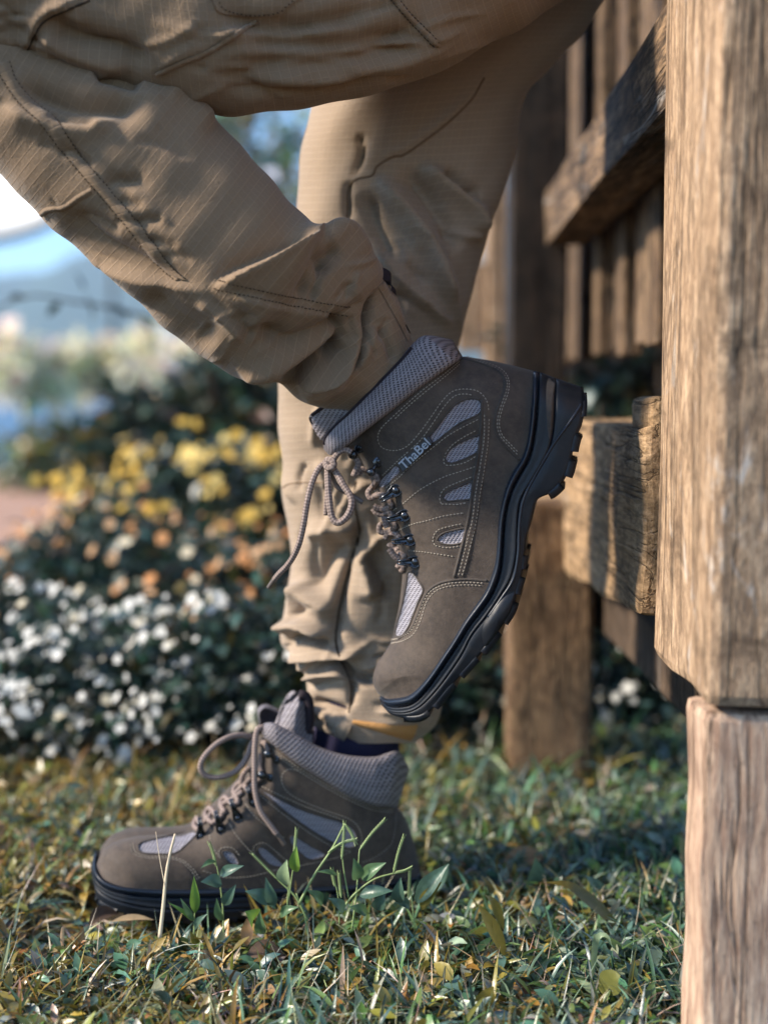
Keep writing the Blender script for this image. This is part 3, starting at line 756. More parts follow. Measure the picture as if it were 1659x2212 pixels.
def ring_hook(root, hit, c, tipv, size, n, unit, mat, o):
    """D-ring lace eyelet: teardrop plate, domed rivet, two prongs round the lace"""
    p, nn = hit.cast(np.array([c])); 
    ctr = p[0] if not np.isnan(p[0, 0]) else at_plane(np.array(c[0]), np.array(c[1]), o + 0.02 * n, n)
    nz = n
    ax = at_plane(np.array(tipv[0]), np.array(tipv[1]), ctr, nz) - ctr
    ln = np.linalg.norm(ax); ax /= ln; sd = np.cross(nz, ax)
    hk = bpy.data.objects.new('lace_hook', None); COL.objects.link(hk); hk.parent = root
    hk.location = tuple(ctr - np.array(root.location))
    a = np.linspace(0, 2 * math.pi, 28, endpoint=False)
    r = size
    outl = []
    for t in a:
        x, y = math.cos(t), math.sin(t)
        k = max(0.0, x)
        outl.append((x * r * (1 - k) + k * (ln * x), y * r * (1 - 0.55 * k * k)))
    outl = np.array(outl)
    inn = outl * 0.78
    base = ctr + nz * 0.0008
    def ringv(q, h): return base + q[:, :1] * ax + q[:, 1:] * sd + nz * h
    V = np.vstack([ringv(outl * 1.02, -0.0006), ringv(outl, 0.0014), ringv(outl * 0.9, 0.0022), ringv(inn, 0.0014), ringv(inn * 0.9, 0.0010), ringv(inn * 0.02, 0.0010)])
    new_mesh('plate', V, grid_faces(6, 28, True), mat, hk)
    al = np.linspace(0, math.pi / 2, 6)
    V = np.vstack([base + nz * (0.0010 + 0.0020 * math.sin(t)) + (np.cos(a)[:, None] * ax + np.sin(a)[:, None] * sd) * (r * 0.60 * max(math.cos(t), 0.01)) for t in al])
    new_mesh('rivet', V, grid_faces(6, 28, True), mat, hk)
    for sg in (-1, 1):
        q = [base + ax * (r * 0.7) + sd * sg * r * 0.42 + nz * 0.001, base + ax * ln * 0.65 + sd * sg * r * 0.36 + nz * 0.0042, base + ax * ln * 1.0 + sd * sg * r * 0.25 + nz * 0.0035, base + ax * ln * 1.12 + sd * sg * r * 0.2 - nz * 0.002]
        tube('prong', catmull(q, 10), 0.00095, mat, hk, 8)
    return hk
def ball_hook(root, hit, c, ball, rp, rb, n, mat, o, lift=0.006):
    """open speed hook: riveted plate with a round head"""
    p, nn = hit.cast(np.array([c]))
    ctr = p[0] if not np.isnan(p[0, 0]) else at_plane(np.array(c[0]), np.array(c[1]), o + 0.02 * n, n)
    hk = bpy.data.objects.new('lace_hook', None); COL.objects.link(hk); hk.parent = root
    hk.location = tuple(ctr - np.array(root.location))
    bp = at_plane(np.array(ball[0]), np.array(ball[1]), ctr + n * lift, n)
    ax = bp - n * lift - ctr; ax /= np.linalg.norm(ax); sd = np.cross(n, ax)
    a = np.linspace(0, 2 * math.pi, 24, endpoint=False)
    def disc(c_, r1, r2, h, name):
        V = [c_ + (np.cos(a)[:, None] * ax * r1 + np.sin(a)[:, None] * sd * r2) * k + n * hh for k, hh in ((1.0, -0.0005), (1.0, h * 0.7), (0.88, h), (0.02, h))]
        new_mesh(name, np.vstack(V), grid_faces(4, 24, True), mat, hk)
    disc(ctr, rp * 1.25, rp, 0.0016, 'plate')
    al = np.linspace(0, math.pi / 2, 6)
    V = np.vstack([ctr - ax * rp * 0.25 + n * (0.0014 + 0.002 * math.sin(t)) + (np.cos(a)[:, None] * ax + np.sin(a)[:, None] * sd) * (rp * 0.55 * max(math.cos(t), 0.01)) for t in al])
    new_mesh('rivet', V, grid_faces(6, 24, True), mat, hk)
    tube('neck', catmull([ctr + ax * rp * 0.6, ctr + ax * rp * 0.9 + n * lift * 0.5, bp], 8), rb * 0.45, mat, hk, 8)
    al = np.linspace(-math.pi / 2, math.pi / 2, 12)
    V = np.vstack([bp + n * rb * 0.8 * math.sin(t) + (np.cos(a)[:, None] * ax + np.sin(a)[:, None] * sd) * (rb * max(math.cos(t), 0.01)) for t in al])
    new_mesh('knob', V, grid_faces(12, 24, True), mat, hk)
    return hk
def lace(root, uv, hit, b, r=0.0024, t0=None, mat=M_lace, lift=0.0022, name='lace', dt=None):
    """lace along traced points: lies on the boot where it meets it, else at offset t0 from its middle plane"""
    c = catmull(uv, max(14, len(uv) * 7))
    if t0 is None:
        p, _ = hit.cast(c); p, ok = fill_nan(p)
        if p is None: p = b.pt(c, np.full(len(c), 0.02))
        tt = (p - b.o) @ b.n + lift
        for _ in range(4): tt[1:-1] = (tt[:-2] + tt[1:-1] * 2 + tt[2:]) / 4
    else:
        tt = np.interp(np.linspace(0, 1, len(c)), np.linspace(0, 1, len(t0)), t0)
    return tube(name, b.pt(c, tt), r, mat, root, 10)
def lettering(name, text, origin, xdir, ydir, size, mat, parent, extrude=0.0004, offset=0.0):
    cu = bpy.data.curves.new(name, 'FONT'); cu.body = text; cu.size = size; cu.extrude = extrude; cu.offset = offset
    cu.align_x = 'CENTER'; cu.align_y = 'CENTER'; cu.space_character = 1.02
    tmp = bpy.data.objects.new(name + '_tmp', cu); COL.objects.link(tmp)
    dg = bpy.context.evaluated_depsgraph_get(); me = bpy.data.meshes.new_from_object(tmp.evaluated_get(dg))
    vs_ = np.array([v.co[:] for v in me.vertices]); fs_ = [list(p.vertices) for p in me.polygons]
    bpy.data.objects.remove(tmp); bpy.data.curves.remove(cu); bpy.data.meshes.remove(me)
    z = np.cross(xdir, ydir)
    V = origin + vs_[:, :1] * xdir + vs_[:, 1:2] * ydir + vs_[:, 2:3] * z
    return new_mesh(name, V, fs_, mat, parent, smooth=False)
def end_round(n, L, r0, r1):
    s = np.linspace(0, L, n)
    f = lambda x, r: np.sqrt(np.clip(1 - (1 - np.clip(x / r, 0, 1)) ** 2, 1e-6, 1))
    return f(s, r0) * f(L - s, r1)

# ---------------------------------------------------------------- raised boot
rb_o = P(1010, 1130, np.array(1.165)); 
bo, bn = boot_plane(rb_o, R(-8))
boot = empty('hiking_boot', rb_o, 'brown hiking boot raised toe-down with its heel braced on the wooden railing', 'boot', 'pair of hiking boots')
U1 = 0.75347 / 1.7209 * K * 1.165 / 0.4378   # metres per picture unit
U1 = K * 1.165
b = Boot(boot, bo, bn, U1)
Bk = C1([(578, 1927), (620, 1926), (690, 1912), (745, 1870), (805, 1798), (865, 1708), (905, 1646), (965, 1546), (1018, 1474), (1068, 1402), (1098, 1332), (1122, 1250), (1132, 1150), (1137, 1060), (1147, 980), (1158, 930), (1172, 880), (1187, 840), (1207, 800), (1232, 760), (1256, 710), (1274, 650), (1288, 580), (1298, 480), (1303, 390), (1306, 305)])
Tk = C1([(535, 1893), (512, 1835), (530, 1755), (575, 1685), (605, 1630), (622, 1550), (640, 1470), (652, 1380), (657, 1300), (642, 1230), (617, 1150), (590, 1070), (555, 980), (520, 890), (485, 800), (440, 720), (395, 665), (460, 612), (600, 505), (740, 395), (860, 305), (945, 238), (1010, 240), (1100, 254), (1200, 277), (1300, 303)])
tipE = np.vstack([C1([(590, 1925), (545, 1900), (515, 1870)]), Tk[:16]])
win1 = C1([(1042, 452), (990, 440), (925, 465), (880, 510), (830, 580), (785, 638), (812, 660), (862, 622), (942, 562), (1040, 512)])
win2 = C1([(868, 735), (892, 690), (950, 652), (1040, 620), (1034, 660), (1028, 702), (960, 740), (892, 760)])
win3 = C1([(858, 930), (880, 900), (940, 872), (1005, 850), (1000, 890), (995, 935), (930, 943), (880, 947)])
win4 = C1([(830, 1142), (850, 1110), (900, 1092), (970, 1080), (962, 1115), (948, 1152), (880, 1162)])
vamp = C1([(688, 1295), (715, 1300), (742, 1345), (762, 1385), (735, 1450), (712, 1510), (690, 1565), (655, 1612), (625, 1610), (632, 1560), (655, 1480), (672, 1400), (682, 1340)])
slit = C1([(642, 800), (600, 845), (560, 878), (545, 856), (585, 812), (625, 775)])
toecap = C1([(600, 1660), (650, 1632), (700, 1590), (735, 1510), (758, 1440), (790, 1385), (840, 1352), (900, 1338), (980, 1334), (1078, 1342), (1140, 1350), (1000, 1620), (760, 1980), (480, 1980), (440, 1800), (560, 1640)])
counter = C1([(945, 225), (1040, 262), (1130, 300), (1165, 345), (1165, 405), (1130, 490), (1118, 560), (1130, 620), (1180, 682), (1240, 745), (1340, 740), (1380, 280), (1000, 180)])
strap = C1([(1046, 455), (1048, 560), (1040, 650), (1025, 760), (1008, 850), (988, 1000), (968, 1100), (943, 1200), (912, 1322), (960, 1326), (990, 1230), (1012, 1110), (1030, 1000), (1052, 860), (1078, 690), (1086, 540), (1075, 460)])
bumps = [(w, -0.0016, 6) for w in (win1, win2, win3, win4, vamp, slit)] + [(toecap, 0.0012, 5), (counter, 0.0012, 5), (strap, 0.0011, 4)]
upper = b.shell('upper', Bk, Tk, [0.043, 0.048, 0.050, 0.049, 0.046, 0.043, 0.041, 0.040, 0.038, 0.035], [(0, 16), (21, 25)], 0.046, M_leather, 280, 170, bumps, tip=C1([(560, 1915)]), topw=[0.045, 0.047, 0.048, 0.047, 0.045, 0.044, 0.045, 0.047, 0.047, 0.040])
upper['label'] = 'grey-brown nubuck upper'
hitU = Hit(upper)
# sole: welt, midsole, outsole with tread lugs
NS = 200
Fc = catmull(C1([(545, 1912), (580, 1925), (640, 1918), (692, 1903), (742, 1860), (800, 1790), (860, 1700), (900, 1640), (960, 1540), (1012, 1468), (1062, 1398), (1092, 1328), (1115, 1250), (1125, 1150), (1130, 1060), (1142, 980), (1168, 880), (1203, 800), (1242, 740), (1268, 670), (1282, 590), (1292, 490), (1299, 390), (1303, 303)]), NS)
Gc = catmull(C1([(550, 1938), (590, 1962), (650, 1965), (712, 1948), (765, 1898), (822, 1822), (884, 1730), (935, 1655), (995, 1560), (1050, 1488), (1100, 1412), (1134, 1330), (1150, 1240), (1157, 1130), (1165, 1040), (1180, 960), (1208, 880), (1245, 810), (1283, 740), (1304, 660), (1318, 560), (1326, 460), (1332, 380), (1337, 310)]), NS)
Mc = catmull(C1([(556, 1952), (600, 1985), (670, 1990), (735, 1965), (800, 1905), (866, 1825), (945, 1708), (996, 1608), (1074, 1507), (1140, 1408), (1190, 1324), (1216, 1212), (1220, 1110), (1226, 1000), (1242, 930), (1290, 850), (1338, 768), (1374, 700), (1392, 640), (1402, 560), (1408, 450), (1415, 340)]), NS)
Oc = catmull(C1([(562, 1960), (605, 2000), (680, 2018), (755, 2012), (810, 1965), (880, 1880), (960, 1790), (1030, 1715), (1095, 1640), (1150, 1560), (1200, 1480), (1222, 1390), (1245, 1310), (1258, 1210), (1266, 1130), (1284, 1075), (1300, 1010), (1325, 938), (1400, 900), (1462, 830), (1490, 740), (1512, 640), (1545, 560), (1556, 460), (1550, 385)]), NS)
Wsole = np.interp(np.linspace(0, 1, NS), [0, 0.2, 0.4, 0.6, 0.8, 1], [0.046, 0.050, 0.050, 0.044, 0.041, 0.038])
LEN = 0.34
wR = Wsole * end_round(NS, LEN, 0.05, 0.030)
sole_m = b.band('midsole', Gc, Mc, wR + 0.001, [0.0008, 0.0016, 0.0018, 0.0017, 0.0017, 0.0020, 0.0026, 0.0024], M_sole)
welt = b.band('welt', Fc, Gc, wR + 0.0005, [-0.001, 0.0022, 0.0040, 0.0046, 0.0042, 0.0028, 0.0002, -0.0008], M_welt)
outs = b.band('outsole', Mc, Oc, wR + 0.001, [0.0012, 0.0022, 0.0026, 0.0024, 0.0020, 0.0016, 0.0014, 0.0006], M_sole)
def lug_row(bt, Oc, Mc, spans, w, h, parent):
    N_ = len(Oc)
    for (a, e, hh) in spans:
        i0, i1 = int(a * (N_ - 1)), int(e * (N_ - 1))
        U = catmull(Oc[i0:i1 + 1], 6); T = np.gradient(U, axis=0); T /= np.linalg.norm(T, axis=1)[:, None]
        nn = np.stack([-T[:, 1], T[:, 0]], -1)
        inw = catmull(Mc[i0:i1 + 1], 6).mean(0) - U.mean(0)
        if (nn.mean(0) @ inw) > 0: nn = -nn
        L = U + nn * hh; U2 = U - nn * 6
        c = L.mean(0); L = c + (L - c) * 0.9
        bt.band('tread_lug', U2, L, np.interp(np.linspace(a, e, 6), np.linspace(0, 1, N_), w) + 0.0015, [0.0006, 0.001, 0.0002, -0.001], M_sole, parent)
lug_row(b, Oc, Mc, [(0.06, 0.125, 9), (0.14, 0.215, 11), (0.235, 0.295, 10), (0.31, 0.375, 11), (0.395, 0.455, 10), (0.47, 0.515, 10), (0.53, 0.565, 8), (0.725, 0.765, 13), (0.785, 0.83, 14), (0.845, 0.89, 12), (0.93, 0.99, 6)], wR, 10, outs)
# textured side pad on the sole's forefoot and heel
hitS = Hit(sole_m, welt, outs)
pad = patch('side_pad', hitS, C1([(1075, 1520), (1130, 1440), (1205, 1395), (1228, 1410), (1205, 1490), (1150, 1570), (1085, 1665), (1055, 1640), (1052, 1580)]), M_sole, boot, bn, U1, 0.0004, puff=0.0035)
patch('heel_pad', hitS, C1([(1372, 350), (1408, 350), (1402, 450), (1396, 560), (1382, 640), (1370, 560), (1366, 450)]), M_leather_edge, boot, bn, U1, 0.0004, puff=0.001)
edge_cord('sole_groove', hitS, C1([(1540, 470), (1480, 560), (1420, 640), (1370, 720), (1300, 840), (1258, 930), (1240, 1010), (1232, 1110), (1228, 1210), (1205, 1330), (1150, 1420), (1080, 1520)]), 0.0013, M_welt, boot, bn)
stitches('sole_stitching', hitS, [np.array(Gc[10:190:6]) - np.array([2.5, 1.5])], M_thread_sole, boot, bn, 0.0042, 0.0034, 0.0008, 0.0007)
# collar and tongue
Ck = C1([(300, 722), (335, 712), (395, 668), (460, 612), (600, 505), (740, 395), (860, 305), (920, 262), (950, 240)])
CTk = C1([(270, 690), (272, 640), (315, 575), (375, 520), (500, 395), (630, 262), (700, 178), (770, 128), (900, 148)])
def collar(bt, name, Ck, CTk, wid, puff, mat, ns=120, nv=26, front=None, back=None, Rr=0.03, lip=0.012):
    B = catmull_key(Ck, ns); T = catmull_key(CTk, ns)
    v = np.linspace(0, 1, nv)[None, :, None]
    uv = B[:, None] * (1 - v) + T[:, None] * v
    W = np.interp(np.linspace(0, 1, ns), np.linspace(0, 1, len(wid)), wid)[:, None]
    vv = v[..., 0]
    e = end_round(ns, 1, 0.10, 0.12)[:, None]
    prof = puff * np.sqrt(np.clip(1 - (2 * vv - 1) ** 2, 0, 1)) * e
    t = W * (0.35 + 0.65 * e) + prof - 0.004 * vv
    near = bt.pt(uv, t)
    # roll over the top and down inside
    k = 6
    top = near[:, -1]; down = near[:, -8] - near[:, -1]
    inner = np.stack([top + down * (j / k) * 0.9 - bt.n * (lip * math.sin(min(1, j / 2.5) * math.pi / 2)) for j in range(1, k + 1)], 1)
    sh = np.concatenate([near, inner], 1)
    tt = ((sh - bt.o) @ bt.n)
    far = sh - 2 * np.maximum(tt, 0.001)[..., None] * bt.n
    m = sh.shape[1]
    arc = np.concatenate([[0], np.cumsum(np.linalg.norm(np.diff(B, axis=0), axis=1))]) * bt.unit
    vl = np.concatenate([[0], np.cumsum(np.linalg.norm(np.diff(sh[ns // 2], axis=0), axis=1))])
    UV = np.stack(np.meshgrid(arc, vl, indexing='ij'), -1).reshape(-1, 2)
    F = np.vstack([grid_faces(ns, m), grid_faces(ns, m, off=ns * m)[:, ::-1]])
    return new_mesh(name, np.vstack([sh.reshape(-1, 3), far.reshape(-1, 3)]), F, mat, bt.root, uv=np.vstack([UV, UV]))
coll = collar(b, 'collar', Ck, CTk, [0.030, 0.040, 0.045, 0.046, 0.046, 0.046, 0.045, 0.040, 0.022], 0.010, M_knit)
coll['label'] = 'padded grey knit collar'
tongue = b.shell('tongue', C1([(330, 690), (420, 600), (480, 520), (500, 440), (480, 420)]), C1([(250, 640), (215, 580), (200, 525), (270, 475), (420, 408)]), [0.022, 0.030, 0.034, 0.034, 0.03], [C1([(330, 690), (250, 640), (215, 580), (200, 525)])], 0.03, M_knit, 60, 40)
tongue['label'] = 'grey knit tongue'
hitC = Hit(coll); hitT = Hit(tongue)
edge_cord('collar_piping', hitC, C1([(275, 665), (280, 632), (330, 572), (388, 520), (510, 398), (640, 265), (705, 190)]), 0.0016, M_lining, boot, bn)
edge_cord('tongue_binding', hitT, C1([(215, 520), (262, 486), (340, 442), (410, 416), (450, 424)]), 0.0016, M_lining, boot, bn)
# mesh windows, overlay edges, stitching
for k_, w in enumerate((win1, win2, win3, win4)):
    patch('mesh_window', hitU, w, M_knit2, boot, bn, U1, 0.0003)
    edge_cord('window_edge', hitU, w, 0.0009, M_leather_edge, boot, bn, True)
patch('vamp_mesh', hitU, vamp, M_knit2, boot, bn, U1, 0.0003)
edge_cord('window_edge', hitU, vamp, 0.0011, M_leather_edge, boot, bn, True)
patch('mesh_window', hitU, slit, M_knit2, boot, bn, U1, 0.0003)
edge_cord('overlay_edge', hitU, C1([(1050, 452), (1049, 560), (1041, 650), (1026, 760), (1009, 850), (989, 1000), (969, 1100), (944, 1200), (913, 1322)]), 0.0013, M_leather_edge, boot, bn)
edge_cord('overlay_edge', hitU, C1([(640, 1625), (700, 1580), (738, 1500), (760, 1440), (792, 1385), (842, 1352), (902, 1338), (982, 1333), (1075, 1341)]), 0.0012, M_leather_edge, boot, bn)
edge_cord('overlay_edge', hitU, C1([(945, 242), (1040, 266), (1130, 303), (1163, 345), (1163, 405), (1128, 490), (1116, 560), (1128, 620), (1178, 683), (1232, 742)]), 0.0012, M_leather_edge, boot, bn)
S = [
    C1([(1062, 520), (1060, 640), (1040, 780), (1020, 900), (1002, 1040), (975, 1150), (948, 1260), (930, 1325)]),
    C1([(1084, 540), (1078, 660), (1058, 800), (1038, 920), (1018, 1060), (992, 1170), (965, 1270), (948, 1325)]),
    C1([(605, 1648), (660, 1636), (715, 1600), (750, 1530), (775, 1450), (808, 1402), (850, 1376), (920, 1362), (1000, 1360), (1065, 1366)]),
    C1([(600, 1632), (655, 1618), (705, 1582), (742, 1505), (765, 1440), (798, 1392), (846, 1364), (905, 1350), (990, 1347), (1070, 1352)]),
    C1([(970, 232), (1050, 256), (1138, 292), (1178, 338), (1180, 405), (1150, 490), (1135, 560), (1150, 620), (1200, 675), (1240, 718)]),
    C1([(980, 240), (1055, 266), (1132, 300), (1170, 345), (1170, 402), (1140, 490), (1126, 560), (1140, 622), (1190, 680), (1236, 728)]),
    C1([(940, 256), (860, 322), (760, 397), (680, 466), (600, 540), (550, 592), (538, 640), (560, 682), (620, 696), (680, 676), (740, 612), (800, 530), (850, 458), (900, 408), (960, 394), (1030, 405), (1072, 450), (1084, 520)]),
    C1([(940, 272), (865, 335), (765, 412), (685, 480), (605, 555)]),
    C1([(700, 690), (752, 640), (812, 556), (862, 482), (912, 430), (965, 418), (1020, 428)]),
    C1([(560, 820), (620, 762), (700, 690)]),
    C1([(580, 880), (640, 830), (700, 770), (810, 680), (900, 612), (1036, 540)]),
    C1([(870, 720), (860, 748), (880, 770), (960, 758), (1025, 722)]), C1([(868, 715), (900, 672), (960, 630), (1036, 590)]),
    C1([(660, 960), (700, 925), (760, 880), (860, 828), (950, 798), (1034, 770)]),
    C1([(850, 960), (842, 930), (865, 885), (940, 850), (1010, 822)]), C1([(850, 960), (930, 962), (992, 950)]),
    C1([(640, 1090), (700, 1062), (780, 1042), (860, 1020), (975, 1002)]),
    C1([(820, 1165), (808, 1135), (832, 1090), (900, 1068), (970, 1055)]), C1([(820, 1165), (880, 1176), (945, 1166)]),
    C1([(690, 1190), (760, 1196), (840, 1208), (925, 1222)]),
    C1([(700, 1300), (735, 1330), (758, 1372), (770, 1392)]),
    C1([(565, 1030), (600, 1000), (640, 975)]),
]
stitches('stitching', hitU, S, M_thread, boot, bn, 0.0030, 0.0021, 0.00050, 0.0006)
# brand tag
tp = C1(np.array([(640, 768), (790, 626), (806, 656), (660, 804)]))
pm = hitU.cast(tp)[0]; tn = np.cross(pm[1] - pm[0], pm[3] - pm[0]) - np.cross(pm[3] - pm[2], pm[1] - pm[2]) * 0
tn /= np.linalg.norm(tn)
if tn @ bn < 0: tn = -tn
pm = at_plane(tp[:, 0], tp[:, 1], pm.mean(0) + tn * 0.0022, tn)
V = np.vstack([pm - tn * 0.004, pm + tn * 0.001, pm.mean(0) + (pm - pm.mean(0)) * 0.96 + tn * 0.0016])
tagp = new_mesh('brand_tag', V, [[0, 1, 5, 4], [1, 2, 6, 5], [2, 3, 7, 6], [3, 0, 4, 7], [4, 5, 9, 8], [5, 6, 10, 9], [6, 7, 11, 10], [7, 4, 8, 11], [8, 9, 10, 11]], M_tag, boot, smooth=False)
xd = (pm[1] + pm[2] - pm[0] - pm[3]); xl = np.linalg.norm(xd) / 2; xd /= np.linalg.norm(xd); yd = np.cross(tn, xd)
lettering('lettering', 'ThaBel', pm.mean(0) + tn * 0.0021, xd, yd, 0.0112, M_tagtext, tagp, 0.0005, 0.00008)
# hooks and laces
for c, tpv in [((1305, 615), (1165, 715)), ((1395, 872), (1225, 915)), ((1455, 1122), (1285, 1140)), ((1505, 1347), (1340, 1350))]:
    ring_hook(boot, hitU, CL(np.array(c, float)), CL(np.array(tpv, float)), 0.0053, bn, U1, M_metal, bo)
ball_hook(boot, hitU, CL(np.array((935, 185.0))), CL(np.array((862, 250.0))), 0.0040, 0.0040, bn, M_metal, bo)
ball_hook(boot, hitU, CL(np.array((1122, 325.0))), CL(np.array((1050, 430.0))), 0.0042, 0.0036, bn, M_metal, bo)
lr = 0.0026
for ln in [
    [(1160, 690), (1245, 735), (1235, 800), (1150, 806), (1075, 780)], [(1070, 800), (1110, 850), (1180, 865), (1245, 840), (1260, 885)],
    [(1210, 930), (1290, 960), (1290, 1000), (1220, 1045), (1145, 1040), (1140, 985), (1165, 965)], [(1195, 1120), (1220, 1070), (1290, 1055), (1335, 1100), (1340, 1140)],
    [(1230, 1200), (1260, 1180), (1320, 1250), (1400, 1300)], [(1235, 1215), (1290, 1290), (1340, 1330)], [(1320, 1415), (1345, 1380), (1385, 1390), (1380, 1430), (1335, 1430)],
    [(1180, 880), (1200, 960), (1215, 1000)], [(1290, 1140), (1300, 1200), (1330, 1240)],
    [(1080, 440), (1115, 500), (1075, 570), (1020, 640), (1050, 695), (1110, 665), (1175, 665)], [(920, 455), (955, 400), (1010, 415)],
    [(890, 290), (920, 345), (885, 430), (870, 470)]]:
    lace(boot, CL(ln), hitU, b, lr, lift=0.0035)
lace(boot, CL([(640, 380), (665, 300), (720, 225), (790, 198), (850, 225)]), hitU, b, lr, [0.038, 0.042, 0.044, 0.044, 0.044])
lace(boot, CL([(600, 330), (540, 365), (490, 430), (450, 520), (420, 620), (390, 760), (368, 900), (340, 1050), (305, 1180), (250, 1300), (180, 1400), (110, 1470), (60, 1530)]), hitU, b, lr, [0.036, 0.045, 0.05, 0.05, 0.048, 0.040, 0.03])
lace(boot, CL([(60, 1530), (30, 1570), (0, 1615)]), hitU, b, 0.0021, [0.03, 0.028, 0.026], M_aglet, name='lace_tip')
lace(boot, CL([(625, 350), (605, 420), (606, 520), (615, 650), (630, 800), (655, 905), (710, 950), (780, 910), (832, 830), (852, 740), (830, 660), (770, 570), (720, 480), (665, 395), (630, 350)]), hitU, b, lr * 1.1, [0.038, 0.046, 0.05, 0.052, 0.05, 0.046, 0.038])
lace(boot, CL([(640, 400), (665, 520), (720, 595), (820, 650), (890, 695), (965, 740)]), hitU, b, lr * 0.85, [0.034, 0.032, 0.032, 0.03], M_aglet)
lace(boot, CL([(600, 400), (600, 600), (590, 760), (585, 870)]), hitU, b, lr * 0.8, [0.03, 0.028, 0.026])
lace(boot, CL([(585, 330), (610, 305), (650, 315), (665, 350), (640, 385), (605, 375), (588, 340)]), hitU, b, lr * 1.2, [0.040, 0.044, 0.046, 0.042], name='lace_knot')

# ---------------------------------------------------------------- standing boot
sb_o = P(560, 1840, np.array(1.285)); so, sn = boot_plane(sb_o, R(10))
boot2 = empty('hiking_boot', (sb_o[0], sb_o[1], 0.0), 'brown hiking boot standing flat in the grass with a dangling lace loop', 'boot', 'pair of hiking boots')
U2 = K * 1.285
b2 = Boot(boot2, so, sn, U2)
Bk = C2([(70, 890), (110, 945), (170, 972), (240, 992), (330, 1000), (440, 1002), (540, 1002), (640, 1000), (740, 998), (830, 998), (910, 997), (980, 995), (1050, 992), (1110, 990), (1170, 988), (1230, 984), (1290, 978), (1350, 972), (1400, 965), (1450, 956), (1500, 944), (1530, 932), (1550, 920)])
Tk = C2([(92, 825), (125, 792), (180, 766), (260, 748), (350, 742), (440, 738), (520, 716), (590, 645), (660, 575), (720, 512), (765, 440), (795, 360), (812, 290), (845, 282), (900, 345), (990, 415), (1100, 485), (1220, 560), (1340, 606), (1440, 616), (1490, 680), (1525, 790), (1550, 890)])
tipE = np.vstack([C2([(70, 890), (78, 840)]), Tk[:13]])
w1 = C2([(820, 532), (900, 572), (1000, 622), (1100, 656), (1200, 686), (1250, 720), (1264, 770), (1238, 802), (1180, 790), (1080, 738), (960, 655), (870, 580)])
w2 = C2([(955, 748), (985, 750), (1050, 790), (1120, 832), (1052, 856), (1000, 822), (962, 785)])
w3 = C2([(808, 802), (840, 800), (900, 850), (932, 886), (872, 882), (825, 842)])
w4 = C2([(650, 815), (690, 818), (716, 850), (722, 878), (682, 872), (655, 842)])
wv = C2([(262, 797), (285, 775), (400, 748), (510, 727), (532, 737), (492, 780), (432, 826), (350, 830), (280, 824)])
cap = C2([(228, 790), (240, 826), (300, 848), (400, 850), (460, 868), (505, 910), (535, 960), (545, 1030), (20, 1030), (20, 700), (240, 700)])
cnt = C2([(1450, 620), (1445, 720), (1425, 790), (1360, 850), (1290, 890), (1290, 1020), (1620, 1020), (1620, 600)])
upper2 = b2.shell('upper', Bk, Tk, [0.042, 0.046, 0.047, 0.046, 0.043, 0.041, 0.040, 0.038, 0.035], [(0, 12), (19, 22)], 0.046, M_leather, 260, 150, [(w, -0.0016, 5) for w in (w1, w2, w3, w4, wv)] + [(cap, 0.0012, 4), (cnt, 0.0010, 4)], topw=[0.045, 0.046, 0.046, 0.044, 0.043, 0.044, 0.046, 0.047, 0.040], tip=C2([(72, 870)]))
upper2['label'] = 'grey-brown nubuck upper'
hitU2 = Hit(upper2)
Fc = catmull(C2([(60, 860), (80, 915), (125, 955), (200, 978), (330, 990), (450, 992), (560, 991), (700, 987), (850, 986), (1000, 982), (1150, 977), (1300, 966), (1400, 954), (1500, 935), (1556, 915)]), NS)
Gc = catmull(C2([(48, 890), (70, 950), (120, 990), (200, 1014), (330, 1028), (450, 1032), (560, 1031), (700, 1027), (850, 1025), (1000, 1020), (1150, 1013), (1300, 1000), (1400, 987), (1500, 968), (1562, 945)]), NS)
Mc = catmull(C2([(50, 920), (75, 985), (140, 1030), (230, 1058), (330, 1075), (450, 1082), (560, 1082), (700, 1078), (850, 1075), (1000, 1068), (1150, 1058), (1300, 1042), (1400, 1028), (1500, 1008), (1565, 985)]), NS)
Oc = catmull(C2([(62, 960), (80, 1040), (150, 1085), (240, 1110), (330, 1124), (450, 1130), (560, 1130), (700, 1126), (850, 1122), (1000, 1114), (1150, 1104), (1300, 1090), (1400, 1076), (1500, 1056), (1560, 1036)]), NS)
Wsole = np.interp(np.linspace(0, 1, NS), [0, 0.25, 0.45, 0.65, 0.85, 1], [0.044, 0.048, 0.047, 0.042, 0.040, 0.036])
wR2 = Wsole * end_round(NS, 0.32, 0.05, 0.035)
mid2 = b2.band('midsole', Gc, Mc, wR2 + 0.001, [0.0008, 0.0016, 0.0018, 0.0017, 0.0017, 0.0020, 0.0026, 0.0024], M_sole)
welt2 = b2.band('welt', Fc, Gc, wR2 + 0.0005, [-0.001, 0.0022, 0.0040, 0.0046, 0.0042, 0.0028, 0.0002, -0.0008], M_welt)
outs2 = b2.band('outsole', Mc, Oc, wR2 + 0.001, [0.0012, 0.0022, 0.0026, 0.0024, 0.0020, 0.0016, 0.0014, 0.0006], M_sole)
lug_row(b2, Oc, Mc, [(0.05, 0.12, 8), (0.14, 0.2, 9), (0.22, 0.29, 9), (0.31, 0.38, 9), (0.40, 0.47, 9), (0.49, 0.55, 8), (0.70, 0.76, 9), (0.78, 0.84, 9), (0.86, 0.93, 9)], wR2, 10, outs2)
Ck = C2([(838, 300), (856, 312), (900, 348), (990, 418), (1100, 488), (1220, 562), (1340, 608), (1400, 614), (1448, 616)])
CTk = C2([(828, 262), (842, 240), (890, 235), (1000, 290), (1100, 344), (1220, 378), (1350, 384), (1450, 360), (1502, 440)])
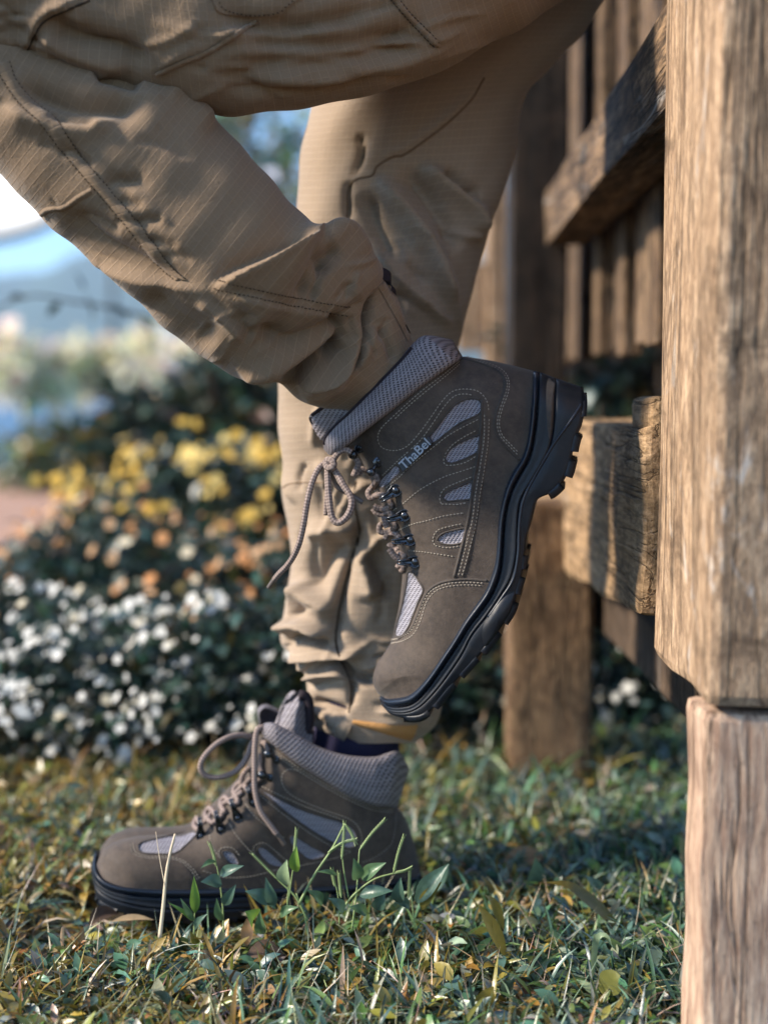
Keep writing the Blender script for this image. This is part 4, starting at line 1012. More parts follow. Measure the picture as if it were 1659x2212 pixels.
coll2 = collar(b2, 'collar', Ck, CTk, [0.024, 0.036, 0.043, 0.046, 0.047, 0.047, 0.045, 0.038, 0.016], 0.009, M_knit)
coll2['label'] = 'padded grey knit collar'
tng = C2([(905, 260), (915, 190), (950, 125), (1000, 98), (1035, 120), (1048, 190), (1040, 300)])
tongue2 = b2.shell('tongue', C2([(800, 420), (900, 330), (1000, 330), (1060, 320)]), C2([(898, 240), (930, 150), (995, 98), (1045, 150)]), [0.020, 0.026, 0.026, 0.022], [C2([(880, 300), (898, 240), (930, 150), (995, 98), (1040, 130), (1056, 250)])], 0.02, M_knit, 50, 40)
tongue2['label'] = 'grey knit tongue standing clear of the ankle'
tb = catmull(C2([(1000, 100), (1034, 112), (1046, 170), (1040, 250), (1020, 300)]), 16)
tube('tongue_binding', b2.pt(tb, np.full(16, 0.014)), 0.0045, M_lining, boot2, 8)
for w in (w1, w2, w3, w4):
    patch('mesh_window', hitU2, w, M_knit2, boot2, sn, U2, 0.0003)
    edge_cord('window_edge', hitU2, w, 0.0009, M_leather_edge, boot2, sn, True)
patch('vamp_mesh', hitU2, wv, M_knit2, boot2, sn, U2, 0.0003); edge_cord('window_edge', hitU2, wv, 0.0011, M_leather_edge, boot2, sn, True)
S = [C2([(228, 785), (240, 826), (300, 848), (400, 850), (460, 866), (505, 905), (540, 955)]), C2([(238, 780), (252, 820), (305, 840), (405, 842), (468, 860), (516, 900), (550, 950)]),
     C2([(880, 350), (960, 410), (1060, 475), (1200, 555), (1330, 612), (1435, 628)]), C2([(880, 362), (960, 424), (1060, 489), (1200, 569), (1330, 626), (1435, 640)]),
     C2([(1010, 455), (960, 440), (925, 460), (920, 500), (945, 545), (1010, 585), (1120, 630), (1220, 665), (1265, 700), (1285, 760), (1270, 810)]),
     C2([(830, 520), (900, 555), (1010, 605), (1120, 645), (1210, 675)]),
     C2([(820, 560), (880, 610), (960, 672), (1080, 755), (1180, 806), (1250, 815)]),
     C2([(755, 600), (790, 650), (850, 700), (940, 760)]), C2([(680, 690), (710, 740), (760, 800), (800, 840)]), C2([(590, 740), (600, 790), (640, 850)]),
     C2([(795, 830), (790, 800), (820, 778), (860, 790), (940, 860), (960, 890)]), C2([(640, 850), (632, 815), (660, 798), (700, 805), (730, 840)]),
     C2([(560, 905), (660, 935), (780, 930), (900, 900), (1010, 880), (1150, 850), (1240, 815)]), C2([(1440, 640), (1435, 720), (1415, 785), (1350, 840), (1280, 870)])]
stitches('stitching', hitU2, S, M_thread, boot2, sn, 0.0031, 0.0021, 0.00050, 0.0006)
for c, tpv in [((718, 662), (690, 590)), ((642, 715), (620, 645)), ((550, 745), (545, 675)), ((790, 590), (765, 530))]:
    ring_hook(boot2, hitU2, C2(np.array(c, float)), C2(np.array(tpv, float)), 0.0046, sn, U2, M_metal, so)
ball_hook(boot2, hitU2, C2(np.array((895, 397.0))), C2(np.array((856, 372.0))), 0.0036, 0.0040, sn, M_metal, so)
ball_hook(boot2, hitU2, C2(np.array((866, 480.0))), C2(np.array((828, 468.0))), 0.0036, 0.0040, sn, M_metal, so)
for ln in [[(690, 600), (660, 570), (640, 600), (660, 640)], [(620, 650), (590, 620), (570, 650), (600, 690)], [(545, 690), (530, 665), (520, 700), (540, 720)], [(765, 540), (735, 500), (700, 540), (720, 590), (690, 600)],
           [(600, 690), (640, 660), (655, 620)], [(545, 700), (580, 670), (600, 640)], [(860, 360), (840, 320), (825, 330)], [(825, 370), (820, 430), (828, 460)], [(828, 480), (790, 510), (760, 540)], [(700, 560), (740, 520), (780, 480)], [(650, 600), (700, 575), (740, 545)]]:
    lace(boot2, C2(ln), hitU2, b2, 0.0024, lift=0.0035)
lace(boot2, C2([(800, 300), (740, 286), (680, 295), (620, 328), (565, 385), (548, 435), (575, 472), (640, 478), (710, 450), (760, 390), (785, 320), (805, 280)]), hitU2, b2, 0.0026, [0.02, 0.03, 0.036, 0.036, 0.03, 0.02])
lace(boot2, C2([(838, 250), (808, 262), (797, 330), (795, 430), (798, 540), (822, 630), (870, 700), (900, 740)]), hitU2, b2, 0.0027, [0.03, 0.036, 0.042, 0.046, 0.050, 0.053])
lace(boot2, C2([(900, 740), (915, 760), (932, 785)]), hitU2, b2, 0.0021, [0.053, 0.053, 0.053], M_aglet, name='lace_tip')
lace(boot2, C2([(790, 470), (770, 440), (742, 470), (735, 520)]), hitU2, b2, 0.0024, [0.02, 0.024, 0.02])

# ================================================================== PERSON (only the trouser legs and a sock show)
person = empty('person', (0.05, 1.33, 0), 'person in brown ripstop trousers, one leg standing, the other bent back against the railing', 'person')
def fold_height(uv, folds):
    h = np.zeros(uv.shape[:-1])
    for f in folds:
        line, w, amp, kind = f[:4]
        line = catmull(line, 14) if len(line) > 2 else np.asarray(line, float)
        d, sd, fr = seg_dist(uv, line)
        tp = sstep(fr / 0.22) * sstep((1 - fr) / 0.22) if kind != 'e' else 1.0
        if kind == 'r': h += amp * (0.45 * np.exp(-(d / w) ** 2) + 0.55 * np.exp(-(d / (w * 0.75)) ** 1.15)) * tp
        elif kind == 'v': h -= amp * np.exp(-(d / (w * 0.6))) * tp          # sharp crease
        else:                                                               # overlap: raised on one side, falling away
            s = d * sd
            up = np.where(s > 0, np.exp(-s / w), 0) * sstep(s / 9)
            dn = np.where(s < 0, -0.35 * np.exp(s / (w * 0.5)) * sstep(-s / 6), 0)
            h += amp * (up + dn) * sstep(fr / 0.28) * sstep((1 - fr) / 0.22)
    return h
def fine_folds(n, box, ang, spread, seed, length=(50, 150), amp=(0.0012, 0.0028), width=(5, 11)):
    """small secondary creases scattered over a region (u0, v0, u1, v1), running near the given angle"""
    rg = np.random.default_rng(seed); out = []
    for _ in range(n):
        c = np.array([rg.uniform(box[0], box[2]), rg.uniform(box[1], box[3])]); a = R(ang) + rg.normal(0, R(spread)); l = rg.uniform(*length) / 2
        d = np.array([math.cos(a), math.sin(a)]); p = np.array([-d[1], d[0]])
        out.append(([c - d * l, c + p * rg.normal(0, l * 0.2), c + d * l], rg.uniform(*width), rg.uniform(*amp) * rg.choice([-1, 1], p=[0.6, 0.4]), 'r'))
    return out
def trouser(name, Ak, Bk, dep, thick, folds, mat, ns=300, na=220, mid=None, wob=0.0012, seed=0):
    A = catmull_key(Ak, ns); B = catmull_key(Bk, ns)
    s = np.linspace(0, 1, ns)
    d = np.interp(s, np.linspace(0, 1, len(dep)), dep); th = np.interp(s, np.linspace(0, 1, len(thick)), thick)
    L = P(A[:, 0], A[:, 1], d); Rr = P(B[:, 0], B[:, 1], d)
    c = (L + Rr) / 2; e = (Rr - L) / 2
    nrm = CAM - c; nrm /= np.linalg.norm(nrm, axis=1)[:, None]
    # more vertices on the side that shows
    a = np.linspace(0, 2 * math.pi, na, endpoint=False); a = a - 0.35 * np.sin(2 * a) * 0.5
    cs, sn_ = np.cos(a), np.sin(a)
    se = lambda x, p: np.sign(x) * np.abs(x) ** p
    V = c[:, None] + e[:, None] * se(cs, 0.9)[None, :, None] + nrm[:, None] * (th[:, None] * se(sn_, 0.85)[None])[..., None]
    du = np.gradient(V, axis=0); da = (np.roll(V, -1, 1) - np.roll(V, 1, 1)); N = np.cross(da, du)
    N /= np.linalg.norm(N, axis=2)[..., None] + 1e-12
    if ((N * (V - c[:, None])).sum(-1)).mean() < 0: N = -N
    u, v, _ = project(V.reshape(-1, 3)); uv = np.stack([u, v], -1).reshape(ns, na, 2)
    front = sstep(np.clip(sn_ * 2.0 - 0.08, 0, 1))[None]
    h = fold_height(uv, folds) * front * 1.7
    x, y, z = V[..., 0] * 55 + seed, V[..., 1] * 55, V[..., 2] * 55
    h = h + wob * (np.sin(x * 1.1 + 2 * np.sin(z * 0.7)) * np.sin(z * 0.8 + 1.3 * np.sin(x * 0.5 + y)) + 0.5 * np.sin(x * 2.3 - z * 1.9 + y))
    V = V + N * h[..., None]
    arc = np.concatenate([[0], np.cumsum(np.linalg.norm(np.diff(c, axis=0), axis=1))])
    per = np.linalg.norm(e, axis=1).mean() * a * 1.0
    UV = np.stack([np.repeat(arc[:, None], na, 1), np.repeat(per[None], ns, 0)], -1)
    return new_mesh(name, V, grid_faces(ns, na, True), mat, person, uv=UV)

# ---- raised shin and bloused cuff
Ak = [(-210, 170), (-90, 285), (0, 377), (95, 472), (194, 559), (315, 668), (447, 778), (515, 818), (567, 827), (605, 826), (642, 862), (690, 880), (760, 905)]
Bk = [(-60, -20), (70, 40), (210, 100), (372, 160), (446, 240), (558, 356), (684, 492), (757, 486), (818, 560), (836, 605), (860, 660), (888, 735), (925, 800)]
F1 = [
    ([(447, 624), (494, 596), (578, 558), (688, 508)], 60, 0.016, 's'),
    ([(60, 440), (130, 512), (210, 562), (300, 592), (380, 610), (460, 626)], 34, 0.006, 's'),
    (C3([(240, 840), (400, 985), (600, 1085), (760, 1150)]), 26, -0.006, 'r'),
    (C3([(380, 285), (470, 300), (600, 320)]), 20, -0.008, 'r'), (C3([(680, 330), (780, 380), (830, 460), (900, 520)]), 26, 0.006, 'r'),
    (C3([(60, 330), (200, 400), (380, 440), (620, 400)]), 34, -0.010, 'r'), (C3([(0, 420), (150, 500), (330, 520), (520, 480)]), 26, 0.006, 'r'),
    (C3([(180, 480), (330, 500), (400, 490)]), 16, -0.006, 'r'),
    (C3([(420, 765), (480, 745), (600, 735)]), 11, -0.0028, 'r'), (C3([(470, 835), (520, 830), (600, 845)]), 9, -0.002, 'r'), (C3([(530, 915), (600, 905), (680, 900)]), 10, -0.0028, 'r'),
    (C3([(590, 1000), (650, 990), (740, 1020)]), 9, -0.0025, 'r'), (C3([(640, 1070), (720, 1050), (800, 1080)]), 10, -0.002, 'r'),
    (C3([(300, 880), (400, 900), (500, 960)]), 12, -0.003, 'r'), (C3([(250, 600), (320, 640), (380, 700)]), 12, -0.003, 'r'),
    (C3([(1300, 1010), (1270, 1090), (1240, 1180), (1220, 1240)]), 26, -0.007, 'r'), (C3([(1180, 1010), (1400, 940), (1500, 980), (1560, 1080)]), 28, 0.007, 'r'),
    (C3([(1390, 1010), (1330, 1080), (1350, 1130)]), 20, -0.006, 'r'),
    (C3([(880, 1190), (1100, 1235), (1280, 1275), (1440, 1305)]), 14, 0.0045, 's'),
    (C3([(1050, 1330), (1180, 1400), (1330, 1360), (1420, 1310)]), 26, -0.010, 'r'),
    (C3([(920, 1480), (1050, 1510), (1180, 1470), (1320, 1400), (1440, 1320)]), 26, 0.009, 'r'),
    (C3([(1040, 1270), (1000, 1330), (1060, 1400)]), 26, -0.005, 'r'),
    (C3([(1150, 1560), (1240, 1500), (1330, 1450), (1400, 1380)]), 20, -0.013, 'r'),
    (C3([(1190, 1540), (1280, 1570), (1400, 1540), (1480, 1450), (1530, 1300)]), 20, 0.010, 'r'),
    (C3([(1555, 1180), (1530, 1270), (1505, 1380), (1470, 1480), (1420, 1560)]), 12, 0.014, 'v'),
    (C3([(1330, 1300), (1400, 1340), (1380, 1430), (1310, 1500)]), 16, -0.007, 'r'),
    (C3([(1230, 1630), (1340, 1610), (1430, 1560)]), 16, 0.004, 'r'),
    (C3([(1560, 1330), (1600, 1420), (1620, 1500)]), 10, -0.004, 'r'),
    (C3([(600, 1180), (760, 1330), (900, 1430)]), 40, -0.005, 'r'), (C3([(800, 1230), (940, 1340), (1010, 1420)]), 12, 0.004, 'r'),
]
F1 += fine_folds(6, (0, 180, 420, 400), 10, 15, 3, amp=(0.0008, 0.0016)) + fine_folds(18, (430, 620, 760, 840), -30, 22, 4, amp=(0.0007, 0.0016)) + fine_folds(14, (690, 500, 860, 760), -65, 20, 5, (40, 110)) + fine_folds(6, (120, 420, 420, 620), 40, 10, 6, amp=(0.0008, 0.0018))
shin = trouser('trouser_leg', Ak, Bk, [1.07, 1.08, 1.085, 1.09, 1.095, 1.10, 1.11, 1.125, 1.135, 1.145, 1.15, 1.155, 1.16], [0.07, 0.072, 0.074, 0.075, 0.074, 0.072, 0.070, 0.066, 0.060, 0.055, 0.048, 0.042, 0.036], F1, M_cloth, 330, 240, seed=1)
shin['label'] = 'bent leg with a bloused cuff tucked at the boot'
# ---- thigh across the top
Ak = [(-260, 150), (-100, 170), (60, 165), (250, 190), (430, 240), (540, 246), (683, 226), (763, 213), (840, 195), (945, 154), (1036, 104), (1127, 57), (1200, 12), (1300, -60)]
Bk = [(-230, -280), (-100, -330), (60, -350), (200, -360), (340, -370), (460, -380), (560, -385), (640, -390), (720, -400), (800, -410), (880, -420), (960, -430), (1050, -440), (1150, -450)]
F2 = [
    (C3([(200, 60), (300, 140), (480, 200), (640, 265)]), 26, -0.009, 'r'), (C3([(120, 120), (260, 200), (420, 250), (560, 290)]), 24, 0.006, 'r'),
    (C3([(370, -10), (280, 40), (190, 80), (150, 130), (100, 250)]), 16, 0.006, 's'),
    (C4([(-200, 150), (0, 200), (300, 215), (560, 190), (800, 110)]), 26, -0.007, 'r'), (C4([(-250, 60), (0, 120), (250, 110), (500, 60)]), 22, -0.006, 'r'),
    (C4([(-200, 290), (50, 295), (350, 285), (600, 240), (850, 150)]), 24, -0.006, 'r'), (C4([(-300, 250), (0, 250), (300, 250), (600, 215), (900, 120)]), 20, 0.005, 'r'),
    (C4([(-100, 370), (150, 380), (400, 350), (700, 270), (1000, 130)]), 22, 0.005, 'r'), (C4([(-250, 420), (0, 430), (300, 420), (600, 330)]), 14, -0.004, 'r'),
    (C3([(1060, 80), (940, 160), (860, 210), (720, 270), (640, 305)]), 12, 0.003, 's'),
    (C4([(-350, 170), (-100, 170), (200, 165), (450, 120)]), 16, 0.004, 'r'),
]
F2 += fine_folds(34, (0, 0, 1050, 230), -4, 14, 7, (90, 260)) + fine_folds(10, (0, 0, 300, 140), 35, 15, 8)
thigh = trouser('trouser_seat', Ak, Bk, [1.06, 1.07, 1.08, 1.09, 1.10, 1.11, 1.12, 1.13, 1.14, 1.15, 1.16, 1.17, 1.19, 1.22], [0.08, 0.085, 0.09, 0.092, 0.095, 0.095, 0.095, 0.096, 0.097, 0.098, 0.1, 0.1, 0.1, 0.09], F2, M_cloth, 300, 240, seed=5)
thigh['label'] = 'thigh and seat of the bent leg across the top'
# ---- standing leg
Ak = [(760, -60), (715, 80), (684, 180), (664, 260), (650, 340), (642, 420), (640, 500), (628, 600), (612, 720), (601, 820), (601, 900), (609, 1000), (615, 1100), (629, 1195), (616, 1300), (606, 1385), (636, 1420), (660, 1455), (668, 1510), (690, 1570), (730, 1605)]
Bk = [(1330, -40), (1262, 70), (1190, 145), (1134, 212), (1112, 320), (1090, 408), (1062, 480), (1032, 570), (1008, 680), (975, 790), (962, 880), (955, 980), (950, 1080), (945, 1180), (942, 1280), (940, 1370), (938, 1430), (945, 1470), (955, 1510), (945, 1560), (900, 1606)]
F3 = [
    (C4([(430, 620), (442, 720), (405, 850)]), 10, 0.004, 'v'),
    (C4([(1020, 370), (960, 470), (860, 570), (760, 650), (640, 730), (590, 740), (510, 790)]), 10, 0.004, 's'),
    (C4([(510, 800), (560, 900), (660, 1010), (760, 1150), (830, 1340), (880, 1500)]), 22, 0.009, 'r'), (C4([(620, 780), (720, 900), (830, 1060), (900, 1200)]), 22, -0.008, 'r'),
    (C4([(700, 780), (840, 870), (960, 980), (1000, 1150)]), 20, 0.008, 'r'), (C4([(820, 800), (930, 900), (1010, 940)]), 16, -0.008, 'r'),
    (C4([(450, 900), (520, 1080), (600, 1250)]), 26, -0.007, 'r'), (C4([(480, 1100), (560, 1260), (700, 1400), (880, 1560)]), 16, 0.006, 'r'),
    (C4([(390, 850), (372, 900), (370, 980), (375, 1060)]), 8, 0.006, 'v'),
    (C1([(450, 1000), (445, 1090), (400, 1250), (350, 1450), (330, 1600), (340, 1690)]), 14, 0.010, 'v'), (C1([(440, 1110), (330, 1090), (180, 1120)]), 26, 0.006, 'r'),
    (C1([(400, 1120), (300, 1220), (180, 1400)]), 30, -0.007, 'r'), (C1([(420, 1180), (480, 1300), (500, 1450)]), 24, 0.008, 'r'), (C1([(470, 1180), (560, 1320), (600, 1450)]), 20, -0.006, 'r'),
    (C1([(60, 1590), (180, 1560), (300, 1620)]), 16, 0.010, 'r'), (C1([(70, 1640), (180, 1615), (320, 1670)]), 10, -0.009, 'r'), (C1([(60, 1700), (180, 1690), (330, 1710), (480, 1690)]), 14, 0.008, 'r'),
    (C1([(180, 1770), (300, 1730), (420, 1800), (560, 1830)]), 14, -0.008, 'r'), (C1([(190, 1830), (330, 1800), (420, 1860)]), 14, 0.006, 'r'),
    (C1([(340, 1690), (390, 1800), (408, 1880), (400, 1980)]), 9, 0.006, 'v'), (C1([(200, 1930), (300, 1960), (400, 1990)]), 12, -0.007, 'r'),
    (C1([(100, 1350), (220, 1440), (330, 1500)]), 26, 0.006, 'r'),
    (C1([(70, 860), (160, 850), (300, 850)]), 6, 0.002, 's'),
]
F3 += fine_folds(20, (680, 400, 1040, 720), 50, 18, 9) + fine_folds(20, (610, 1040, 860, 1400), -65, 30, 10) + fine_folds(24, (620, 1380, 930, 1560), 8, 16, 11, (50, 140)) + fine_folds(10, (610, 850, 800, 1040), 80, 25, 12)
F3 = [(f[0], f[1] * 0.9, f[2] * 1.45, f[3]) for f in F3]
stand = trouser('trouser_leg', Ak, Bk, [1.30] * 8 + [1.31, 1.315, 1.32, 1.325, 1.33, 1.33, 1.335, 1.34, 1.335, 1.33, 1.325, 1.32, 1.32], [0.085, 0.085, 0.08, 0.078, 0.078, 0.078, 0.076, 0.074, 0.072, 0.070, 0.068, 0.067, 0.066, 0.065, 0.066, 0.066, 0.060, 0.056, 0.055, 0.052, 0.040], F3, M_cloth_lit, 380, 200, seed=9)
stand['label'] = 'straight standing leg with a gathered hem'
# ---- jacket above the frame (it shades the hip and the upper boards)
tz = np.linspace(0, 1, 24); ta = np.linspace(0, 2 * math.pi, 40, endpoint=False)
tw_ = np.interp(tz, [0, 0.25, 0.6, 0.85, 0.95, 1], [0.15, 0.145, 0.17, 0.17, 0.10, 0.06]); td_ = np.interp(tz, [0, 0.25, 0.6, 0.85, 0.95, 1], [0.14, 0.14, 0.19, 0.20, 0.11, 0.06])
V = np.stack([0.17 + 0.06 * tz[:, None] + tw_[:, None] * np.cos(ta), 1.24 + 0 * tz[:, None] + td_[:, None] * np.sin(ta), (0.97 + 0.56 * tz)[:, None] + 0.012 * np.sin(ta * 3)], -1)
Fj = grid_faces(24, 40, True).tolist() + [list(range(40))[::-1], [23 * 40 + k for k in range(40)]]
new_mesh('jacket', V, Fj, M_cloth, person, uv=np.zeros((24 * 40, 2)))
# ---- seams, hems and pocket pieces
hs, ht, hl = Hit(shin), Hit(thigh), Hit(stand)
VN = np.array([0, -1.0, 0.1])
def strip(name, hit, a, bb, mat, parent, n=60, m=6, lift=0.0008, puff=0.0015):
    A = catmull(a, n); B = catmull(bb, n); V = []
    for k in range(m):
        x = k / (m - 1); q = A * (1 - x) + B * x
        p, nn = hit.cast(q); p, ok = fill_nan(p)
        if p is None: continue
        pk = puff * (0.75 + 0.5 * np.sin(np.arange(n) * 1.5) ** 2) * math.sin(math.pi * x)
        V.append(p + nn * (lift + pk)[:, None])
    V = np.array(V).transpose(1, 0, 2); m = V.shape[1]
    arc = np.concatenate([[0], np.cumsum(np.linalg.norm(np.diff(V[:, 0], axis=0), axis=1))])
    UV = np.stack([np.repeat(arc[:, None], m, 1), np.repeat(np.linspace(0, 0.012, m)[None], n, 0)], -1)
    return new_mesh(name, V, grid_faces(n, m), mat, parent, uv=UV)
sA = C3([(-20, 270), (20, 340), (90, 440), (180, 520), (270, 640), (400, 790), (520, 930), (640, 1080), (720, 1155)])
sB = C3([(40, 250), (70, 330), (140, 420), (230, 490), (330, 630), (460, 790), (570, 915), (690, 1075), (770, 1150)])
strip('leg_seam', hs, sA, sB, M_cloth, shin)
stitches('seam_stitching', hs, [sA, sB], M_thread_dark, shin, VN, 0.0034, 0.0024, 0.0005, 0.0012)
kA = C3([(165, 870), (190, 850), (260, 840), (320, 800), (375, 770)]); kB = C3([(178, 892), (205, 872), (270, 860), (330, 825), (383, 795)])
strip('knee_seam', hs, kA, kB, M_cloth, shin, 30)
stitches('seam_stitching', hs, [kA, C3([(170, 850), (200, 832), (262, 820), (325, 778), (370, 755)])], M_thread_mid, shin, VN, 0.0034, 0.0024, 0.0004, 0.0010)
hA = C3([(900, 1155), (1100, 1200), (1290, 1240), (1450, 1265)]); hB = C3([(880, 1185), (1080, 1232), (1280, 1272), (1440, 1300)])
stitches('cuff_stitching', hs, [hA, hB], M_thread_dark, shin, VN, 0.0034, 0.0024, 0.0005, 0.0010)
gA = C4([(515, 1360), (560, 1440), (610, 1530), (655, 1620)]); gB = C4([(545, 1335), (595, 1415), (635, 1490), (668, 1575)])
strip('hem_band', hs, gA, gB, M_cloth, shin, 30)
# pull tab at the cuff
tb_ = C4([(500, 1330), (530, 1290), (575, 1310), (580, 1345)])
tp_ = P(*catmull(tb_, 12).T, np.linspace(1.118, 1.13, 12))
V = np.vstack([tp_ + [0, 0.004, 0.004], tp_ + [0, -0.006, -0.006], tp_ + [0.004, 0.004, -0.010]])
new_mesh('pull_tab', V, grid_faces(3, 12), M_lining, shin)
# thigh: pocket flap, dart, double seam
pf = C3([(862, -60), (880, 10), (925, 62), (1130, 72), (1190, 30), (1260, -40), (1150, -80), (950, -80)])
patch('pocket_flap', ht, pf, M_cloth, thigh, VN, K * 1.08, 0.0022)
stitches('flap_stitching', ht, [C3([(890, -10), (930, 44), (1120, 54), (1220, -10)])], M_thread_dark, thigh, VN, 0.0034, 0.0024, 0.0005, 0.0030)
strip('thigh_seam', ht, C3([(1050, 78), (930, 156), (850, 205), (715, 262), (640, 298)]), C3([(1068, 90), (948, 170), (866, 222), (726, 280), (650, 312)]), M_cloth, thigh, 40)
strip('thigh_seam', ht, C4([(575, -10), (630, 60), (715, 150), (790, 228)]), C4([(605, -20), (665, 60), (745, 140), (815, 210)]), M_cloth, thigh, 40)
stitches('seam_stitching', ht, [C4([(575, -5), (630, 64), (715, 154), (790, 232)]), C4([(608, -15), (668, 60), (748, 140), (818, 214)]), C3([(1060, 84), (940, 163), (858, 213), (720, 271)])], M_thread_dark, thigh, VN, 0.0034, 0.0024, 0.0005, 0.0012)
edge_cord('dart_seam', ht, C3([(370, 2), (280, 40), (190, 82), (150, 132), (95, 250)]), 0.0011, M_thread_dark, thigh, VN)
# standing leg: seams and the tan inside hem
edge_cord('front_seam', hl, C1([(430, 850), (420, 940), (440, 1060), (446, 1110), (402, 1250), (352, 1450), (330, 1600), (340, 1690), (390, 1810), (406, 1880), (396, 1990)]), 0.0011, M_thread_dark, stand, VN)
edge_cord('knee_seam', hl, C4([(1020, 370), (960, 470), (860, 570), (760, 650), (640, 735), (590, 742), (510, 790), (490, 832), (410, 852), (375, 910), (370, 1060)]), 0.0011, M_seam, stand, VN)
edge_cord('calf_seam', hl, C1([(70, 880), (100, 862), (180, 855), (300, 858)]), 0.0009, M_seam, stand, VN)
CH = crop(700, 2500, 0.54249)
strip('hem_lining', hl, CH([(1130, 322), (1250, 338), (1400, 356), (1500, 356), (1570, 348)]), CH([(1126, 352), (1250, 386), (1400, 432), (1470, 452), (1520, 462)]), M_tan, stand, 40, 6, 0.0012, 0.002)
strip('hem_band', hl, CH([(850, 215), (930, 260), (1020, 300), (1120, 350)]), CH([(820, 380), (900, 400), (1000, 430), (1060, 480)]), M_cloth_lit, stand, 40, 8, 0.0015, 0.003)
# sock
sk = []
for k in range(14):
    s = k / 13; c_ = P(775 - 10 * s, 1510 + 190 * s, np.array(1.325))
    sk.append(c_)
sk = np.array(sk)
tube('sock', sk, np.linspace(0.040, 0.044, 14), M_sock, person, 28)

# ================================================================== WEEDS IN FRONT OF THE BOOT
M_weed = mat_leaf('weed_leaf', 0.38, 0.35, 0.5)
G1 = (0.17, 0.30, 0.05); G2 = (0.10, 0.19, 0.085); G3 = (0.075, 0.15, 0.11); G4 = (0.30, 0.40, 0.22)
M_wstem = mat_plain('weed_stem', (0.20, 0.27, 0.10), 0.6, nscale=100)
M_wseed = mat_plain('weed_seed', (0.24, 0.32, 0.13), 0.7, nscale=100)
M_straw = mat_plain('straw_stem', (0.50, 0.41, 0.28), 0.8, nscale=100)
def pleaf(root, base, tip, wid, col, d0, d1, name='leaf', curl=0.003):
    """a leaf from base to tip (traced), folded along its midrib"""
    a = P(base[0], base[1], np.array(d0)); bb = P(tip[0], tip[1], np.array(d1))
    ax = bb - a; L = np.linalg.norm(ax); ax /= L
    nn = np.array([rng.normal(0, 0.25), -0.75, 0.65]); nn -= ax * (nn @ ax); nn /= np.linalg.norm(nn)
    sd = np.cross(nn, ax); rows = 9; V = []; C_ = []
    for i in range(rows):
        t = i / (rows - 1); w = wid * K * d0 * 0.5 * max(0.03, math.sin(math.pi * min(0.99, max(t, 0.02)) ** 0.75))
        c = a + ax * L * t + nn * curl * math.sin(math.pi * t)
        for k in (-1, -0.5, 0, 0.5, 1):
            V.append(c + sd * w * k + nn * w * 0.45 * abs(k)); C_.append(np.array(col) * (0.85 + 0.3 * t) * (1.12 if k == 0 else 1))
    return new_mesh(name, V, grid_faces(rows, 5), M_weed, root, col=np.array(C_))
def pstem(root, pts, r, d, mat=M_wstem, name='stem'):
    c = catmull(pts, max(8, 5 * len(pts))); dd = np.interp(np.linspace(0, 1, len(c)), np.linspace(0, 1, len(d)), d)
    return tube(name, P(c[:, 0], c[:, 1], dd), np.linspace(r, r * 0.55, len(c)), mat, root, 6)
def spike(root, pts, d, n=14, r=0.0009):
    """seed spike: a thin stalk with small grains along it"""
    c = catmull(pts, n); q = P(c[:, 0], c[:, 1], np.full(n, d))
    st = tube('seed_spike', q, np.linspace(0.0007, 0.0004, n), M_wseed, root, 5)
    V, F = [], []
    T = (q[-1] - q[0]); T /= np.linalg.norm(T); S_ = np.cross(T, [0, -1, 0.0]); S_ /= np.linalg.norm(S_)
    for i in range(1, n):
        for sg in (-1, 1):
            for mfrac in (0,):
                c0 = q[i] + S_ * sg * r * 0.8; b0 = len(V); tip_ = c0 + T * 0.0028 + S_ * sg * 0.0006
                V += [c0 - T * 0.0004, c0 + S_ * sg * r * 0.7 + T * 0.001, c0 + np.array([0, -r * 0.7, 0]) + T * 0.001, c0 + np.array([0, r * 0.7, 0]) + T * 0.001, tip_]
                F += [[b0, b0 + 1, b0 + 2], [b0, b0 + 3, b0 + 1], [b0 + 1, b0 + 4, b0 + 2], [b0 + 3, b0 + 4, b0 + 1]]
    tag(new_mesh('seed', V, F, M_wseed, st), kind='stuff')
def weed(label, basepx, d, stems=(), spikes=(), lvs=(), mat=M_wstem):
    bp = P(*C6(np.array(basepx, float)), np.array(d)); bp[2] = 0
    t = empty('weed_plant', bp, label, 'plant', 'weeds in front of the standing boot')
    for (pts, r) in stems: pstem(t, C6(pts), r, [d, d], mat)
    for pts in spikes: spike(t, C6(pts), d - 0.002)
    for (a, e, w, col) in lvs: pleaf(t, C6(np.array(a, float)), C6(np.array(e, float)), w, col, d - 0.003, d - 0.012)
    return t
weed('weed with a small upright seed head left of the row', (632, 560), 1.165, [([(632, 560), (625, 420), (605, 280), (585, 210)], 0.0009)], [[(597, 260), (585, 205), (568, 160)]],
     [((615, 300), (720, 258), 24, G3), ((622, 340), (530, 330), 32, G3), ((595, 240), (530, 270), 14, G2), ((630, 430), (685, 340), 24, G3), ((625, 500), (600, 400), 20, G2)])
weed('bright green pointed leaf standing alone by the toe', (500, 560), 1.15, [([(500, 560), (502, 500), (505, 440)], 0.0008)], [], [((505, 465), (500, 305), 22, G1), ((500, 500), (440, 400), 14, G2), ((490, 500), (385, 420), 10, G1), ((505, 540), (560, 470), 18, G3)])
